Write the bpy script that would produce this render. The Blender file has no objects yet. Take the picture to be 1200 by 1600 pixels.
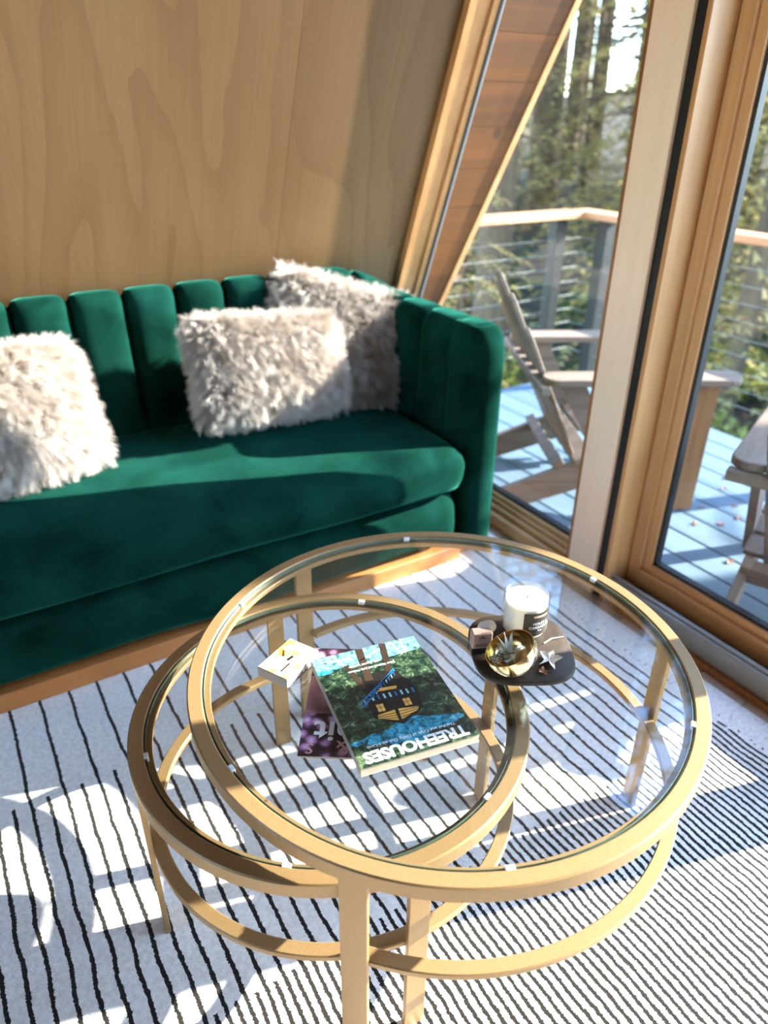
import bpy, bmesh, math, random
from mathutils import Vector, Matrix
random.seed(7)
C = bpy.context.scene.collection
PI = math.pi

# ------------------------------------------------------------------ camera
SCN = bpy.context.scene
H = 1.34                                   # eye height above the rug
cam = bpy.data.cameras.new('camera')
cam_o = bpy.data.objects.new('camera', cam); C.objects.link(cam_o)
cam.sensor_fit = 'VERTICAL'; cam.sensor_height = 36.0; cam.sensor_width = 27.0
cam.lens = 36.0 * 1145.0 / 1600.0
_r = Vector((0.85158809, -0.52410732, 0.01045152))       # image right in world (x along sofa, y towards sofa wall)
_d = Vector((-0.2430921, -0.41249187, -0.8779275))       # image down
_f = Vector((0.46443939, 0.74509192, -0.47867952))       # view direction
cam_o.matrix_world = Matrix((( _r.x, -_d.x, -_f.x, 0), (_r.y, -_d.y, -_f.y, 0), (_r.z, -_d.z, -_f.z, H), (0, 0, 0, 1)))
cam.dof.use_dof = True; cam.dof.focus_distance = 1.28; cam.dof.aperture_fstop = 2.4
cam.clip_start = 0.02; cam.clip_end = 300
SCN.camera = cam_o

# ------------------------------------------------------------------ world, sun, exposure
SUN_AZ = Vector((0.957, -0.290)); SUN_EL = math.radians(25.5)
w = bpy.data.worlds.new('sky'); SCN.world = w; w.use_nodes = True
nt = w.node_tree; nt.nodes.clear()
sky = nt.nodes.new('ShaderNodeTexSky'); sky.sky_type = 'NISHITA'; sky.sun_disc = False
sky.sun_elevation = math.radians(30); sky.sun_rotation = math.atan2(SUN_AZ.x, SUN_AZ.y)
sky.air_density = 1.0; sky.dust_density = 0.3; sky.ozone_density = 4.3
bg = nt.nodes.new('ShaderNodeBackground'); bg.inputs['Strength'].default_value = 2.3
wo = nt.nodes.new('ShaderNodeOutputWorld')
nt.links.new(sky.outputs[0], bg.inputs[0]); nt.links.new(bg.outputs[0], wo.inputs[0])
sl = bpy.data.lights.new('sun', 'SUN'); sl.energy = 34.0; sl.angle = math.radians(0.53); sl.color = (1.0, 0.95, 0.88)
so = bpy.data.objects.new('sun', sl); C.objects.link(so)
_sd = Vector((SUN_AZ.x * math.cos(SUN_EL), SUN_AZ.y * math.cos(SUN_EL), math.sin(SUN_EL)))
so.rotation_euler = _sd.to_track_quat('Z', 'Y').to_euler(); so.location = _sd * 20
vs = SCN.view_settings
vs.view_transform = 'Standard'; vs.look = 'None'; vs.gamma = 1.0; vs.exposure = 0.12; vs.use_curve_mapping = False

# ------------------------------------------------------------------ helpers
def srgb(r, g, b):
    f = lambda c: (c / 255 / 12.92) if c / 255 <= 0.04045 else ((c / 255 + 0.055) / 1.055) ** 2.4
    return (f(r), f(g), f(b), 1)

def newmat(name):
    m = bpy.data.materials.new(name); m.use_nodes = True
    n = m.node_tree; b = n.nodes['Principled BSDF']
    return m, n, b

def nd(n, t, **kw):
    x = n.nodes.new(t)
    for k, v in kw.items(): setattr(x, k, v)
    return x

def math_node(n, op, a, b=None, c=None):
    x = n.nodes.new('ShaderNodeMath'); x.operation = op
    for i, v in enumerate((a, b, c)):
        if v is None: continue
        if isinstance(v, (int, float)): x.inputs[i].default_value = v
        else: n.links.new(v, x.inputs[i])
    return x.outputs[0]

def ramp(n, fac, stops):
    r = n.nodes.new('ShaderNodeValToRGB')
    el = r.color_ramp.elements
    while len(el) < len(stops): el.new(0.5)
    for e, (p, c) in zip(el, stops): e.position = p; e.color = c
    n.links.new(fac, r.inputs[0]); return r.outputs[0]

def mix(n, fac, a, b, mode='MIX'):
    x = n.nodes.new('ShaderNodeMix'); x.data_type = 'RGBA'; x.blend_type = mode
    for sock, v in ((x.inputs[0], fac), (x.inputs[6], a), (x.inputs[7], b)):
        if isinstance(v, (int, float)): sock.default_value = v
        elif isinstance(v, tuple): sock.default_value = v
        else: n.links.new(v, sock)
    return x.outputs[2]

def bump(n, b, h, strength=0.3, dist=0.002):
    x = n.nodes.new('ShaderNodeBump'); x.inputs['Strength'].default_value = strength; x.inputs['Distance'].default_value = dist
    n.links.new(h, x.inputs['Height']); n.links.new(x.outputs[0], b.inputs['Normal'])

def coords(n, scale=(1, 1, 1), rot=(0, 0, 0), rnd=True):
    tc = nd(n, 'ShaderNodeTexCoord'); mp = nd(n, 'ShaderNodeMapping')
    mp.inputs['Scale'].default_value = scale; mp.inputs['Rotation'].default_value = rot
    n.links.new(tc.outputs['Object'], mp.inputs['Vector'])
    if rnd:
        oi = nd(n, 'ShaderNodeObjectInfo'); cx = nd(n, 'ShaderNodeCombineXYZ')
        n.links.new(math_node(n, 'MULTIPLY', oi.outputs['Random'], 37.0), cx.inputs[0])
        n.links.new(math_node(n, 'MULTIPLY', oi.outputs['Random'], 19.0), cx.inputs[2])
        n.links.new(cx.outputs[0], mp.inputs['Location'])
    return mp.outputs[0]

def noise(n, vec, scale, detail=3, rough=0.5, dist=0.0):
    x = nd(n, 'ShaderNodeTexNoise'); x.inputs['Scale'].default_value = scale; x.inputs['Detail'].default_value = detail
    x.inputs['Roughness'].default_value = rough; x.inputs['Distortion'].default_value = dist
    if vec is not None: n.links.new(vec, x.inputs['Vector'])
    return x.outputs['Fac']

def wood(name, light, dark, along='Z', scale=1.0, rough=0.5, contrast=1.0, rot=(0, 0, 0), knots=False, vary=0.12, coat=0.0):
    m, n, b = newmat(name)
    s = {'X': (0.06, 1, 1), 'Y': (1, 0.06, 1), 'Z': (1, 1, 0.06)}[along]
    v = coords(n, tuple(k * scale for k in s), rot)
    g1 = noise(n, v, 9.0, 4, 0.55, 1.2); g2 = noise(n, v, 70.0, 3, 0.6); g3 = noise(n, v, 2.2, 2, 0.5, 0.6)
    t = math_node(n, 'ADD', math_node(n, 'MULTIPLY', g1, 0.55), math_node(n, 'MULTIPLY', g2, 0.25))
    t = math_node(n, 'ADD', t, math_node(n, 'MULTIPLY', g3, 0.25))
    lo, hi = 0.52 - 0.2 / contrast, 0.52 + 0.2 / contrast
    col = ramp(n, t, [(max(lo, 0), dark), (min(hi, 1), light)])
    if knots:
        v2 = coords(n, (1, 1, 1), rot)
        vor = nd(n, 'ShaderNodeTexVoronoi'); vor.inputs['Scale'].default_value = 4.0; n.links.new(v2, vor.inputs['Vector'])
        k = math_node(n, 'LESS_THAN', vor.outputs['Distance'], 0.10)
        col = mix(n, math_node(n, 'MULTIPLY', k, 0.55), col, tuple(c * 0.35 for c in dark[:3]) + (1,))
    oi = nd(n, 'ShaderNodeObjectInfo')
    hv = nd(n, 'ShaderNodeHueSaturation'); n.links.new(col, hv.inputs['Color'])
    n.links.new(math_node(n, 'ADD', math_node(n, 'MULTIPLY', oi.outputs['Random'], 2 * vary), 1 - vary), hv.inputs['Value'])
    n.links.new(hv.outputs[0], b.inputs['Base Color'])
    b.inputs['Roughness'].default_value = rough
    b.inputs['Coat Weight'].default_value = coat
    bump(n, b, g2, 0.15, 0.001)
    return m

def plain(name, col, rough=0.5, metal=0.0, nscale=40.0, namp=0.06, spec=None):
    m, n, b = newmat(name)
    v = coords(n, rnd=False); f = noise(n, v, nscale, 3)
    c2 = tuple(max(0, c * (1 - namp * 2)) for c in col[:3]) + (1,)
    n.links.new(ramp(n, f, [(0.3, c2), (0.7, col)]), b.inputs['Base Color'])
    b.inputs['Roughness'].default_value = rough; b.inputs['Metallic'].default_value = metal
    if spec is not None: b.inputs['Specular IOR Level'].default_value = spec
    return m

def pane(name, tint=(1, 1, 1, 1), ior=1.5, boost=1.0):
    """thin flat glass: see-through with Fresnel mirror reflection"""
    m = bpy.data.materials.new(name); m.use_nodes = True; n = m.node_tree; n.nodes.clear()
    o = nd(n, 'ShaderNodeOutputMaterial'); t = nd(n, 'ShaderNodeBsdfTransparent'); g = nd(n, 'ShaderNodeBsdfGlossy')
    t.inputs[0].default_value = tint; g.inputs['Roughness'].default_value = 0.0; g.inputs[0].default_value = (1, 1, 1, 1)
    geo = nd(n, 'ShaderNodeNewGeometry'); dt = nd(n, 'ShaderNodeVectorMath', operation='DOT_PRODUCT')
    n.links.new(geo.outputs['Normal'], dt.inputs[0]); n.links.new(geo.outputs['Incoming'], dt.inputs[1])
    f0 = ((ior - 1) / (ior + 1)) ** 2
    sch = math_node(n, 'POWER', math_node(n, 'SUBTRACT', 1.0, math_node(n, 'ABSOLUTE', dt.outputs['Value'])), 5.0)
    fac = math_node(n, 'ADD', math_node(n, 'MULTIPLY', sch, 1 - f0), f0)
    mx = nd(n, 'ShaderNodeMixShader')
    n.links.new(math_node(n, 'MINIMUM', math_node(n, 'MULTIPLY', fac, boost), 1.0), mx.inputs[0])
    n.links.new(t.outputs[0], mx.inputs[1]); n.links.new(g.outputs[0], mx.inputs[2]); n.links.new(mx.outputs[0], o.inputs[0])
    return m

def obj(name, bm_or_me, mat, parent=None, loc=None, rot=None, smooth=None, bevel=None):
    if isinstance(bm_or_me, bmesh.types.BMesh):
        me = bpy.data.meshes.new(name); bm_or_me.normal_update(); bm_or_me.to_mesh(me); bm_or_me.free()
    else: me = bm_or_me
    if mat is not None and not me.materials: me.materials.append(mat)
    o = bpy.data.objects.new(name, me); C.objects.link(o)
    if parent is not None: o.parent = parent
    if loc is not None: o.location = loc
    if rot is not None: o.rotation_euler = rot
    if smooth is not None:
        if smooth >= 180: me.shade_smooth()
        else:
            me.shade_smooth()
            try: me.set_sharp_from_angle(angle=math.radians(smooth))
            except Exception: pass
    if bevel:
        md = o.modifiers.new('bevel', 'BEVEL'); md.width = bevel; md.segments = 2; md.limit_method = 'ANGLE'
    return o

def thing(name, label, cat, loc=(0, 0, 0), rot=(0, 0, 0), group=None):
    o = bpy.data.objects.new(name, None); C.objects.link(o); o.location = loc; o.rotation_euler = rot
    o.empty_display_size = 0.05
    return tag(o, label, cat, group)

def tag(o, label=None, cat=None, group=None, kind=None):
    if label: o['label'] = label
    if cat: o['category'] = cat
    if group: o['group'] = group
    if kind: o['kind'] = kind
    return o

def struct(o): o['kind'] = 'structure'; return o

def box(bm, x0, x1, y0, y1, z0, z1):
    vs_ = [bm.verts.new(p) for p in ((x0, y0, z0), (x1, y0, z0), (x1, y1, z0), (x0, y1, z0), (x0, y0, z1), (x1, y0, z1), (x1, y1, z1), (x0, y1, z1))]
    for f in ((3, 2, 1, 0), (4, 5, 6, 7), (0, 1, 5, 4), (1, 2, 6, 5), (2, 3, 7, 6), (3, 0, 4, 7)): bm.faces.new([vs_[i] for i in f])
    return vs_

def boxbm(*a):
    bm = bmesh.new(); box(bm, *a); return bm

def rbox(x0, x1, y0, y1, z0, z1, r, seg=3):
    bm = boxbm(x0, x1, y0, y1, z0, z1)
    bmesh.ops.bevel(bm, geom=bm.edges[:], offset=r, segments=seg, profile=0.5, affect='EDGES'); return bm

def prism(bm, pts, axis_vec):
    """extrude a planar polygon (list of 3d points) by axis_vec"""
    a = [bm.verts.new(p) for p in pts]; b = [bm.verts.new(Vector(p) + Vector(axis_vec)) for p in pts]
    k = len(pts)
    bm.faces.new(a[::-1]); bm.faces.new(b)
    for i in range(k): bm.faces.new((a[i], a[(i + 1) % k], b[(i + 1) % k], b[i]))
    bmesh.ops.recalc_face_normals(bm, faces=bm.faces[:])

def prismbm(pts, ax):
    bm = bmesh.new(); prism(bm, pts, ax); return bm

def lathe(profile, seg=64, a0=0.0, a1=2 * PI, closed_profile=True):
    """profile: (r,z) list; closed ring of profile swept about z"""
    bm = bmesh.new(); full = abs(a1 - a0 - 2 * PI) < 1e-6
    k = seg if full else seg + 1; rows = []
    for i in range(k):
        a = a0 + (a1 - a0) * i / seg
        rows.append([bm.verts.new((r * math.cos(a), r * math.sin(a), z)) for r, z in profile])
    n = len(profile)
    for i in range(seg):
        A, B = rows[i], rows[(i + 1) % k]
        for j in range(n if closed_profile else n - 1):
            j2 = (j + 1) % n
            bm.faces.new((A[j], B[j], B[j2], A[j2]))
    if not full and closed_profile:
        bm.faces.new(rows[0]); bm.faces.new(rows[-1][::-1])
    bmesh.ops.remove_doubles(bm, verts=bm.verts[:], dist=1e-6)
    bmesh.ops.recalc_face_normals(bm, faces=bm.faces[:])
    return bm

def bandprof(r0, r1, z0, z1, c=0.0025):
    return [(r0 + c, z0), (r1 - c, z0), (r1, z0 + c), (r1, z1 - c), (r1 - c, z1), (r0 + c, z1), (r0, z1 - c), (r0, z0 + c)]

def tube(bm, pts, rad, seg=8, cap=True):
    pts = [Vector(p) for p in pts]; rows = []
    for i, p in enumerate(pts):
        d = (pts[min(i + 1, len(pts) - 1)] - pts[max(i - 1, 0)]).normalized()
        u = d.orthogonal().normalized() if i == 0 else (rows_u - d * rows_u.dot(d)).normalized()
        rows_u = u; v = d.cross(u)
        r = rad[i] if isinstance(rad, (list, tuple)) else rad
        rows.append([bm.verts.new(p + (u * math.cos(2 * PI * k / seg) + v * math.sin(2 * PI * k / seg)) * r) for k in range(seg)])
    for A, B in zip(rows, rows[1:]):
        for k in range(seg): bm.faces.new((A[k], A[(k + 1) % seg], B[(k + 1) % seg], B[k]))
    if cap: bm.faces.new(rows[0][::-1]); bm.faces.new(rows[-1])

def tubebm(*a, **k):
    bm = bmesh.new(); tube(bm, *a, **k); return bm

def copy_tree(o, parent=None):
    c = o.copy(); C.objects.link(c)
    if parent is not None: c.parent = parent
    for ch in list(o.children): copy_tree(ch, c)
    return c

def text_me(s, size, bold=0.0, ext=0.0, align='CENTER', space=1.0):
    cu = bpy.data.curves.new('t', 'FONT'); cu.body = s; cu.size = size; cu.offset = bold; cu.extrude = ext
    cu.align_x = align; cu.align_y = 'CENTER'; cu.space_character = space; cu.resolution_u = 3
    o = bpy.data.objects.new('t', cu); C.objects.link(o)
    dg = bpy.context.evaluated_depsgraph_get(); dg.update()
    me = bpy.data.meshes.new_from_object(o.evaluated_get(dg))
    bpy.data.objects.remove(o); bpy.data.curves.remove(cu)
    me.materials.clear()
    return me

# ------------------------------------------------------------------ materials
M_ply = None
def make_ply():
    m, n, b = newmat('birch_plywood')
    v = coords(n, (1, 1, 0.24))
    d = noise(n, v, 1.6, 3, 0.5, 0.4)
    cf = noise(n, coords(n, (1.0, 1.0, 0.20)), 1.9, 2, 0.45, 0.35)
    wig = noise(n, coords(n, (1.0, 1.0, 0.5)), 9.0, 3, 0.6)
    cont = math_node(n, 'FRACT', math_node(n, 'ADD', math_node(n, 'MULTIPLY', cf, 13.0), math_node(n, 'MULTIPLY', wig, 0.35)))
    rings = math_node(n, 'POWER', cont, 3.5)
    fine = noise(n, coords(n, (1, 1, 0.02)), 120.0, 2, 0.6)
    t = math_node(n, 'ADD', math_node(n, 'MULTIPLY', d, 0.7), math_node(n, 'MULTIPLY', fine, 0.3))
    col = ramp(n, t, [(0.30, srgb(106, 78, 49)), (0.70, srgb(129, 99, 66))])
    col = mix(n, math_node(n, 'MULTIPLY', rings, 0.34), col, srgb(92, 62, 36))
    n.links.new(col, b.inputs['Base Color']); b.inputs['Roughness'].default_value = 0.42
    b.inputs['Specular IOR Level'].default_value = 0.35
    return m
M_ply = make_ply()
M_dark = wood('bounce_cutting_dark_wall', srgb(104, 80, 58), srgb(70, 52, 36), 'Z', 1.0, 0.5, 1.0, vary=0.0)  # unseen opposite wall, darkened to cut bounce light on the sofa
M_pale = wood('pale_birch_wall', srgb(226, 200, 168), srgb(200, 170, 134), 'Z', 1.0, 0.5, 1.0, vary=0.0)
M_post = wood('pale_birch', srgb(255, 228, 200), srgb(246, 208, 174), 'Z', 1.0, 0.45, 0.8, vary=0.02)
M_fir = wood('clear_fir', srgb(220, 170, 118), srgb(180, 128, 78), 'Z', 1.2, 0.42, 1.0, vary=0.03)
M_firm = wood('amber_fir', srgb(208, 152, 96), srgb(166, 114, 66), 'Z', 1.2, 0.42, 1.0, vary=0.0)
M_firY = wood('clear_fir_lengthwise', srgb(222, 174, 122), srgb(184, 132, 82), 'Y', 1.2, 0.42, 1.0, vary=0.03)
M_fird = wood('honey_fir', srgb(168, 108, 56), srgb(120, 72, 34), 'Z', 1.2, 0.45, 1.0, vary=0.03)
M_cedar = wood('cedar_soffit', srgb(112, 64, 20), srgb(66, 37, 10), 'X', 1.0, 0.5, 1.0, knots=True, vary=0.16)
M_cap = wood('cedar_rail_cap', srgb(214, 160, 112), srgb(160, 104, 62), 'Y', 1.0, 0.5, 1.0, vary=0.08)
M_floor = wood('oak_floor', srgb(205, 185, 165), srgb(160, 138, 118), 'X', 1.0, 0.4, 1.0, vary=0.08)
M_deck = wood('painted_deck_board', srgb(94, 116, 132), srgb(68, 90, 106), 'Y', 1.0, 0.55, 0.8, vary=0.07)
M_weather = wood('weathered_chair_wood', srgb(136, 118, 100), srgb(82, 64, 48), 'Y', 1.5, 0.6, 1.0, vary=0.10)
M_weatherZ = wood('weathered_chair_leg_wood', srgb(162, 118, 70), srgb(104, 68, 36), 'Z', 1.5, 0.6, 1.0, vary=0.08)
M_plinth = wood('sofa_plinth_wood', srgb(206, 138, 76), srgb(166, 100, 50), 'X', 1.0, 0.5, 1.0, vary=0.0)
M_black = plain('black_metal', srgb(26, 25, 24), 0.5, 0.2)
M_gasket = plain('dark_gasket', srgb(34, 38, 40), 0.45)
M_alu = plain('grey_aluminium', srgb(150, 148, 142), 0.5, 0.35)
M_steel = plain('steel_cable', srgb(150, 156, 150), 0.45, 0.3)
M_win = pane('window_glass', (0.96, 0.98, 0.97, 1), 1.5, 0.45)
M_top = pane('tabletop_glass', (0.985, 0.995, 0.99, 1), 1.5, 1.0)
M_gedge = plain('green_glass_edge', srgb(90, 110, 96), 0.15)
M_tree_bark = wood('tree_bark', srgb(110, 88, 62), srgb(48, 37, 26), 'Z', 0.6, 0.85, 1.2, vary=0.25)

def gold_mat():
    m, n, b = newmat('satin_gold_metal')
    v = coords(n, rnd=False); f = noise(n, v, 260.0, 2)
    n.links.new(ramp(n, f, [(0.3, srgb(150, 119, 78)), (0.7, srgb(158, 127, 86))]), b.inputs['Base Color'])
    b.inputs['Metallic'].default_value = 0.4; b.inputs['Roughness'].default_value = 0.46
    bump(n, b, f, 0.08, 0.0004); return m
M_gold = gold_mat()

def velvet_mat():
    m, n, b = newmat('emerald_velvet')
    v = coords(n, rnd=False); f = noise(n, v, 6.0, 4, 0.55, 0.5); g = noise(n, v, 900.0, 2)
    n.links.new(ramp(n, f, [(0.32, (0.0018, 0.0130, 0.0090, 1)), (0.70, (0.0052, 0.038, 0.027, 1))]), b.inputs['Base Color'])
    b.inputs['Roughness'].default_value = 0.9; b.inputs['Specular IOR Level'].default_value = 0.0
    b.inputs['Sheen Weight'].default_value = 0.25; b.inputs['Sheen Roughness'].default_value = 0.32
    b.inputs['Sheen Tint'].default_value = (0.12, 0.80, 0.58, 1)
    bump(n, b, math_node(n, 'ADD', math_node(n, 'MULTIPLY', f, 4.0), g), 0.18, 0.0025)
    return m
M_velvet = velvet_mat()

def rug_mat():
    m, n, b = newmat('rug_wool')
    tc = nd(n, 'ShaderNodeTexCoord'); sp = nd(n, 'ShaderNodeSeparateXYZ'); n.links.new(tc.outputs['Object'], sp.inputs[0])
    x, y = sp.outputs[0], sp.outputs[1]
    mp = nd(n, 'ShaderNodeMapping'); mp.inputs['Scale'].default_value = (1, 1, 1); n.links.new(tc.outputs['Object'], mp.inputs['Vector'])
    mp2 = nd(n, 'ShaderNodeMapping'); mp2.inputs['Scale'].default_value = (0.35, 1, 1); n.links.new(tc.outputs['Object'], mp2.inputs['Vector'])
    n1 = noise(n, mp2.outputs[0], 9.0, 2); n2 = noise(n, mp.outputs[0], 95.0, 3); n3 = noise(n, mp.outputs[0], 420.0, 2)
    xw = math_node(n, 'ADD', x, math_node(n, 'MULTIPLY', math_node(n, 'SUBTRACT', n1, 0.5), 0.016))
    xw = math_node(n, 'ADD', xw, math_node(n, 'MULTIPLY', math_node(n, 'SUBTRACT', n2, 0.5), 0.006))
    xw = math_node(n, 'ADD', xw, math_node(n, 'MULTIPLY', math_node(n, 'SUBTRACT', n3, 0.5), 0.006))
    P = 0.0713
    def stripes(off, p, w):
        t = math_node(n, 'FRACT', math_node(n, 'ADD', math_node(n, 'DIVIDE', math_node(n, 'SUBTRACT', xw, off), p), 50.5))
        dist = math_node(n, 'MULTIPLY', math_node(n, 'ABSOLUTE', math_node(n, 'SUBTRACT', t, 0.5)), p)
        return math_node(n, 'LESS_THAN', dist, w / 2)
    yn = math_node(n, 'ADD', y, math_node(n, 'MULTIPLY', math_node(n, 'SUBTRACT', n2, 0.5), 0.02))
    A = stripes(-0.069, P, 0.0078)
    B = math_node(n, 'MULTIPLY', stripes(-0.069 + P / 2, P, 0.0078), math_node(n, 'LESS_THAN', yn, 1.342))
    D = math_node(n, 'MULTIPLY', stripes(-0.069 + P / 4, P / 2, 0.0074), math_node(n, 'LESS_THAN', yn, 0.722))
    s = math_node(n, 'MAXIMUM', A, math_node(n, 'MAXIMUM', B, D))
    xe = math_node(n, 'ADD', x, math_node(n, 'MULTIPLY', math_node(n, 'SUBTRACT', n2, 0.5), 0.08))
    s = math_node(n, 'MULTIPLY', s, math_node(n, 'LESS_THAN', xe, 1.455))
    flk = math_node(n, 'MULTIPLY', math_node(n, 'GREATER_THAN', noise(n, mp2.outputs[0], 60.0, 2), 0.66), math_node(n, 'GREATER_THAN', xe, 1.455))
    base = ramp(n, n2, [(0.3, srgb(224, 219, 212)), (0.7, srgb(246, 243, 238))])
    base = mix(n, math_node(n, 'MULTIPLY', flk, 0.35), base, srgb(130, 130, 128))
    col = mix(n, s, base, srgb(30, 27, 22))
    n.links.new(col, b.inputs['Base Color']); b.inputs['Roughness'].default_value = 0.95; b.inputs['Specular IOR Level'].default_value = 0.1
    b.inputs['Sheen Weight'].default_value = 0.2
    hgt = math_node(n, 'ADD', math_node(n, 'MULTIPLY', n3, 0.6), math_node(n, 'MULTIPLY', n2, 0.6))
    bump(n, b, math_node(n, 'SUBTRACT', hgt, math_node(n, 'MULTIPLY', s, 0.35)), 0.55, 0.004)
    return m
M_rug = rug_mat()

def fur_mat():
    m, n, b = newmat('shaggy_fur')
    f = noise(n, coords(n, rnd=True), 14.0, 3)
    n.links.new(ramp(n, f, [(0.3, srgb(184, 171, 158)), (0.7, srgb(226, 218, 210))]), b.inputs['Base Color'])
    b.inputs['Roughness'].default_value = 0.75; b.inputs['Specular IOR Level'].default_value = 0.15
    b.inputs['Sheen Weight'].default_value = 0.2
    return m
M_fur = fur_mat()

def leaf_mat(name, c1, c2, trans=0.35):
    m, n, b = newmat(name)
    f = noise(n, coords(n, rnd=True), 3.0, 3); col = ramp(n, f, [(0.35, c1), (0.65, c2)])
    n.links.new(col, b.inputs['Base Color']); b.inputs['Roughness'].default_value = 0.6; b.inputs['Specular IOR Level'].default_value = 0.2
    t = nd(n, 'ShaderNodeBsdfTranslucent'); n.links.new(col, t.inputs[0])
    mx = nd(n, 'ShaderNodeMixShader'); mx.inputs[0].default_value = trans
    o = n.nodes['Material Output']
    n.links.new(b.outputs[0], mx.inputs[1]); n.links.new(t.outputs[0], mx.inputs[2]); n.links.new(mx.outputs[0], o.inputs[0])
    return m
M_needle = leaf_mat('conifer_needles', srgb(116, 102, 54), srgb(180, 160, 96))
M_bush = leaf_mat('undergrowth_leaves', srgb(80, 92, 42), srgb(154, 154, 86))
M_fern = leaf_mat('fern_fronds', srgb(84, 100, 52), srgb(164, 164, 100))

FLOOR = -0.014
SL = 0.41                                   # the wall leans in by 0.41 m per metre of height
# ================================================================== SETTING
def slope_pt(x, z, D): return Vector((x, D - SL * z, z))
SN = Vector((0, 1, SL)).normalized()        # outward normal of the leaning wall
# --- floor planks
fl = struct(obj('floor', boxbm(-2.6, 1.66, -1.4, 3.0, FLOOR - 0.06, FLOOR - 0.012), M_floor))
me = None
for i in range(31):
    y0 = -1.4 + i * 0.142
    if me is None:
        bm = rbox(-2.6, 1.655, 0, 0.1405, -0.012, 0, 0.0012, 1); o = obj('floor_plank', bm, M_floor, fl); me = o.data
    else: o = obj('floor_plank', me, None, fl)
    o.location = (0, y0, FLOOR)

# --- leaning plywood wall over the sofa, and the opposite one behind the camera
DW = 2.80; YO = -1.35                       # where the two leaning walls meet the floor
wl = struct(obj('wall_sofa', prismbm([slope_pt(-2.6, -0.1, DW + 0.02), slope_pt(1.64, -0.1, DW + 0.02), slope_pt(1.64, 5.0, DW + 0.02), slope_pt(-2.6, 5.0, DW + 0.02)], SN * 0.16), M_ply))
def ply_panel(x0, x1, s0, s1):
    """a plywood sheet in the wall's own axes (x along the wall, z up the slope)"""
    bm = rbox(x0 + 0.0003, x1 - 0.0003, -0.016, 0.006, s0 + 0.0003, s1 - 0.0003, 0.0006, 1); return bm
ang = math.atan(SL)
for (x0, x1) in ((-2.60, -1.38), (-1.38, -0.16), (-0.16, 1.058), (1.058, 1.60)):
    for s0, s1 in ((-0.05, 2.44), (2.44, 4.88)):
        o = obj('plywood_panel', ply_panel(0, x1 - x0, 0, s1 - s0), M_ply, wl)
        o.rotation_euler = (ang, 0, 0); o.location = slope_pt(x0, 0, DW) + Vector((0, -math.sin(ang), math.cos(ang))) * s0
wo_ = struct(obj('wall_opposite', prismbm([Vector((-2.6, YO, -0.1)), Vector((1.64, YO, -0.1)), Vector((1.64, YO + SL * 5.06, 5.06)), Vector((-2.6, YO + SL * 5.06, 5.06))], Vector((0, -1, SL)).normalized() * 0.16), M_dark))

# --- glazed back gable behind the camera
def gable_y(z): return (YO + SL * z, DW - SL * z)
BX = -2.63
for nm_, ya, yb, yc, yd, za, zb in (('wall_back', *gable_y(-0.1), *gable_y(0.9), -0.1, 0.9), ('wall_back', *gable_y(2.0), 0.75, 0.75, 2.0, 5.05), ('wall_back', gable_y(0.9)[0], 0.05, 0.05, gable_y(2.0)[0], 0.9, 2.0), ('wall_back', 1.45, gable_y(0.9)[1], gable_y(2.0)[1], 1.45, 0.9, 2.0)):
    pts_ = [Vector((BX, ya, za)), Vector((BX, yb, za)), Vector((BX, yd, zb)), Vector((BX, yc, zb))] if nm_ and za in (-0.1, 2.0) else [Vector((BX, ya, za)), Vector((BX, yb, za)), Vector((BX, yc, zb)), Vector((BX, yd, zb))]
    if za == 2.0: pts_ = pts_[:3]
    struct(obj(nm_, prismbm(pts_, Vector((-0.10, 0, 0))), M_pale))
wb = struct(obj('window_2', boxbm(BX - 0.08, BX + 0.02, 0.05, 1.45, 0.88, 0.93), M_firY))
obj('window_frame', boxbm(BX - 0.08, BX + 0.01, 0.05, 0.09, 0.93, 2.0), M_fir, wb)
obj('window_frame', boxbm(BX - 0.08, BX + 0.01, 1.41, 1.45, 0.93, 2.0), M_fir, wb)
obj('pane', boxbm(BX - 0.04, BX - 0.034, 0.09, 1.41, 0.93, 2.0), M_win, wb)
# --- window wall (plane x = 1.6): post, jamb, sliding door, fixed pane, header
XW = 1.60
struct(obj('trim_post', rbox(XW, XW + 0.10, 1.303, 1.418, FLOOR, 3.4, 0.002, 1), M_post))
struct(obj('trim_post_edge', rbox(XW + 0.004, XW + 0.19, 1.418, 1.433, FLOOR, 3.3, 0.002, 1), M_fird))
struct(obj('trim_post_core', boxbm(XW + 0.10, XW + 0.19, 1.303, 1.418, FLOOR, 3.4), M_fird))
struct(obj('trim_shadow_gap', boxbm(XW + 0.012, XW + 0.17, 1.268, 1.303, FLOOR, 3.4), M_black))
jb = struct(obj('trim_door_jamb', rbox(XW, XW + 0.19, 1.254, 1.268, FLOOR, 2.0, 0.002, 1), M_firm))
# sliding door 1
DY0, DY1 = 0.345, 1.252                     # y range of the glazed panel
dr = struct(obj('door_1', boxbm(1.695, 1.765, 1.214, DY1, 0.034, 1.95), M_fir))
def door_part(nm, bm, mat): return obj(nm, bm, mat, dr)
door_part('door_stile', boxbm(1.695, 1.765, DY0, DY0 + 0.085, 0.034, 1.95), M_fir)
door_part('bottom_rail', rbox(1.695, 1.765, DY0, 1.214, 0.034, 0.098, 0.002, 1), M_firY)
door_part('top_rail', boxbm(1.695, 1.765, DY0, 1.214, 1.88, 1.95), M_firY)
door_part('glazing_bead', boxbm(1.712, 1.752, 1.186, 1.214, 0.098, 1.88), M_fir)
door_part('glazing_bead', boxbm(1.712, 1.752, DY0 + 0.085, 1.186, 0.098, 0.122), M_firY)
door_part('glazing_bead', boxbm(1.712, 1.752, DY0 + 0.085, 1.186, 1.856, 1.88), M_firY)
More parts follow.
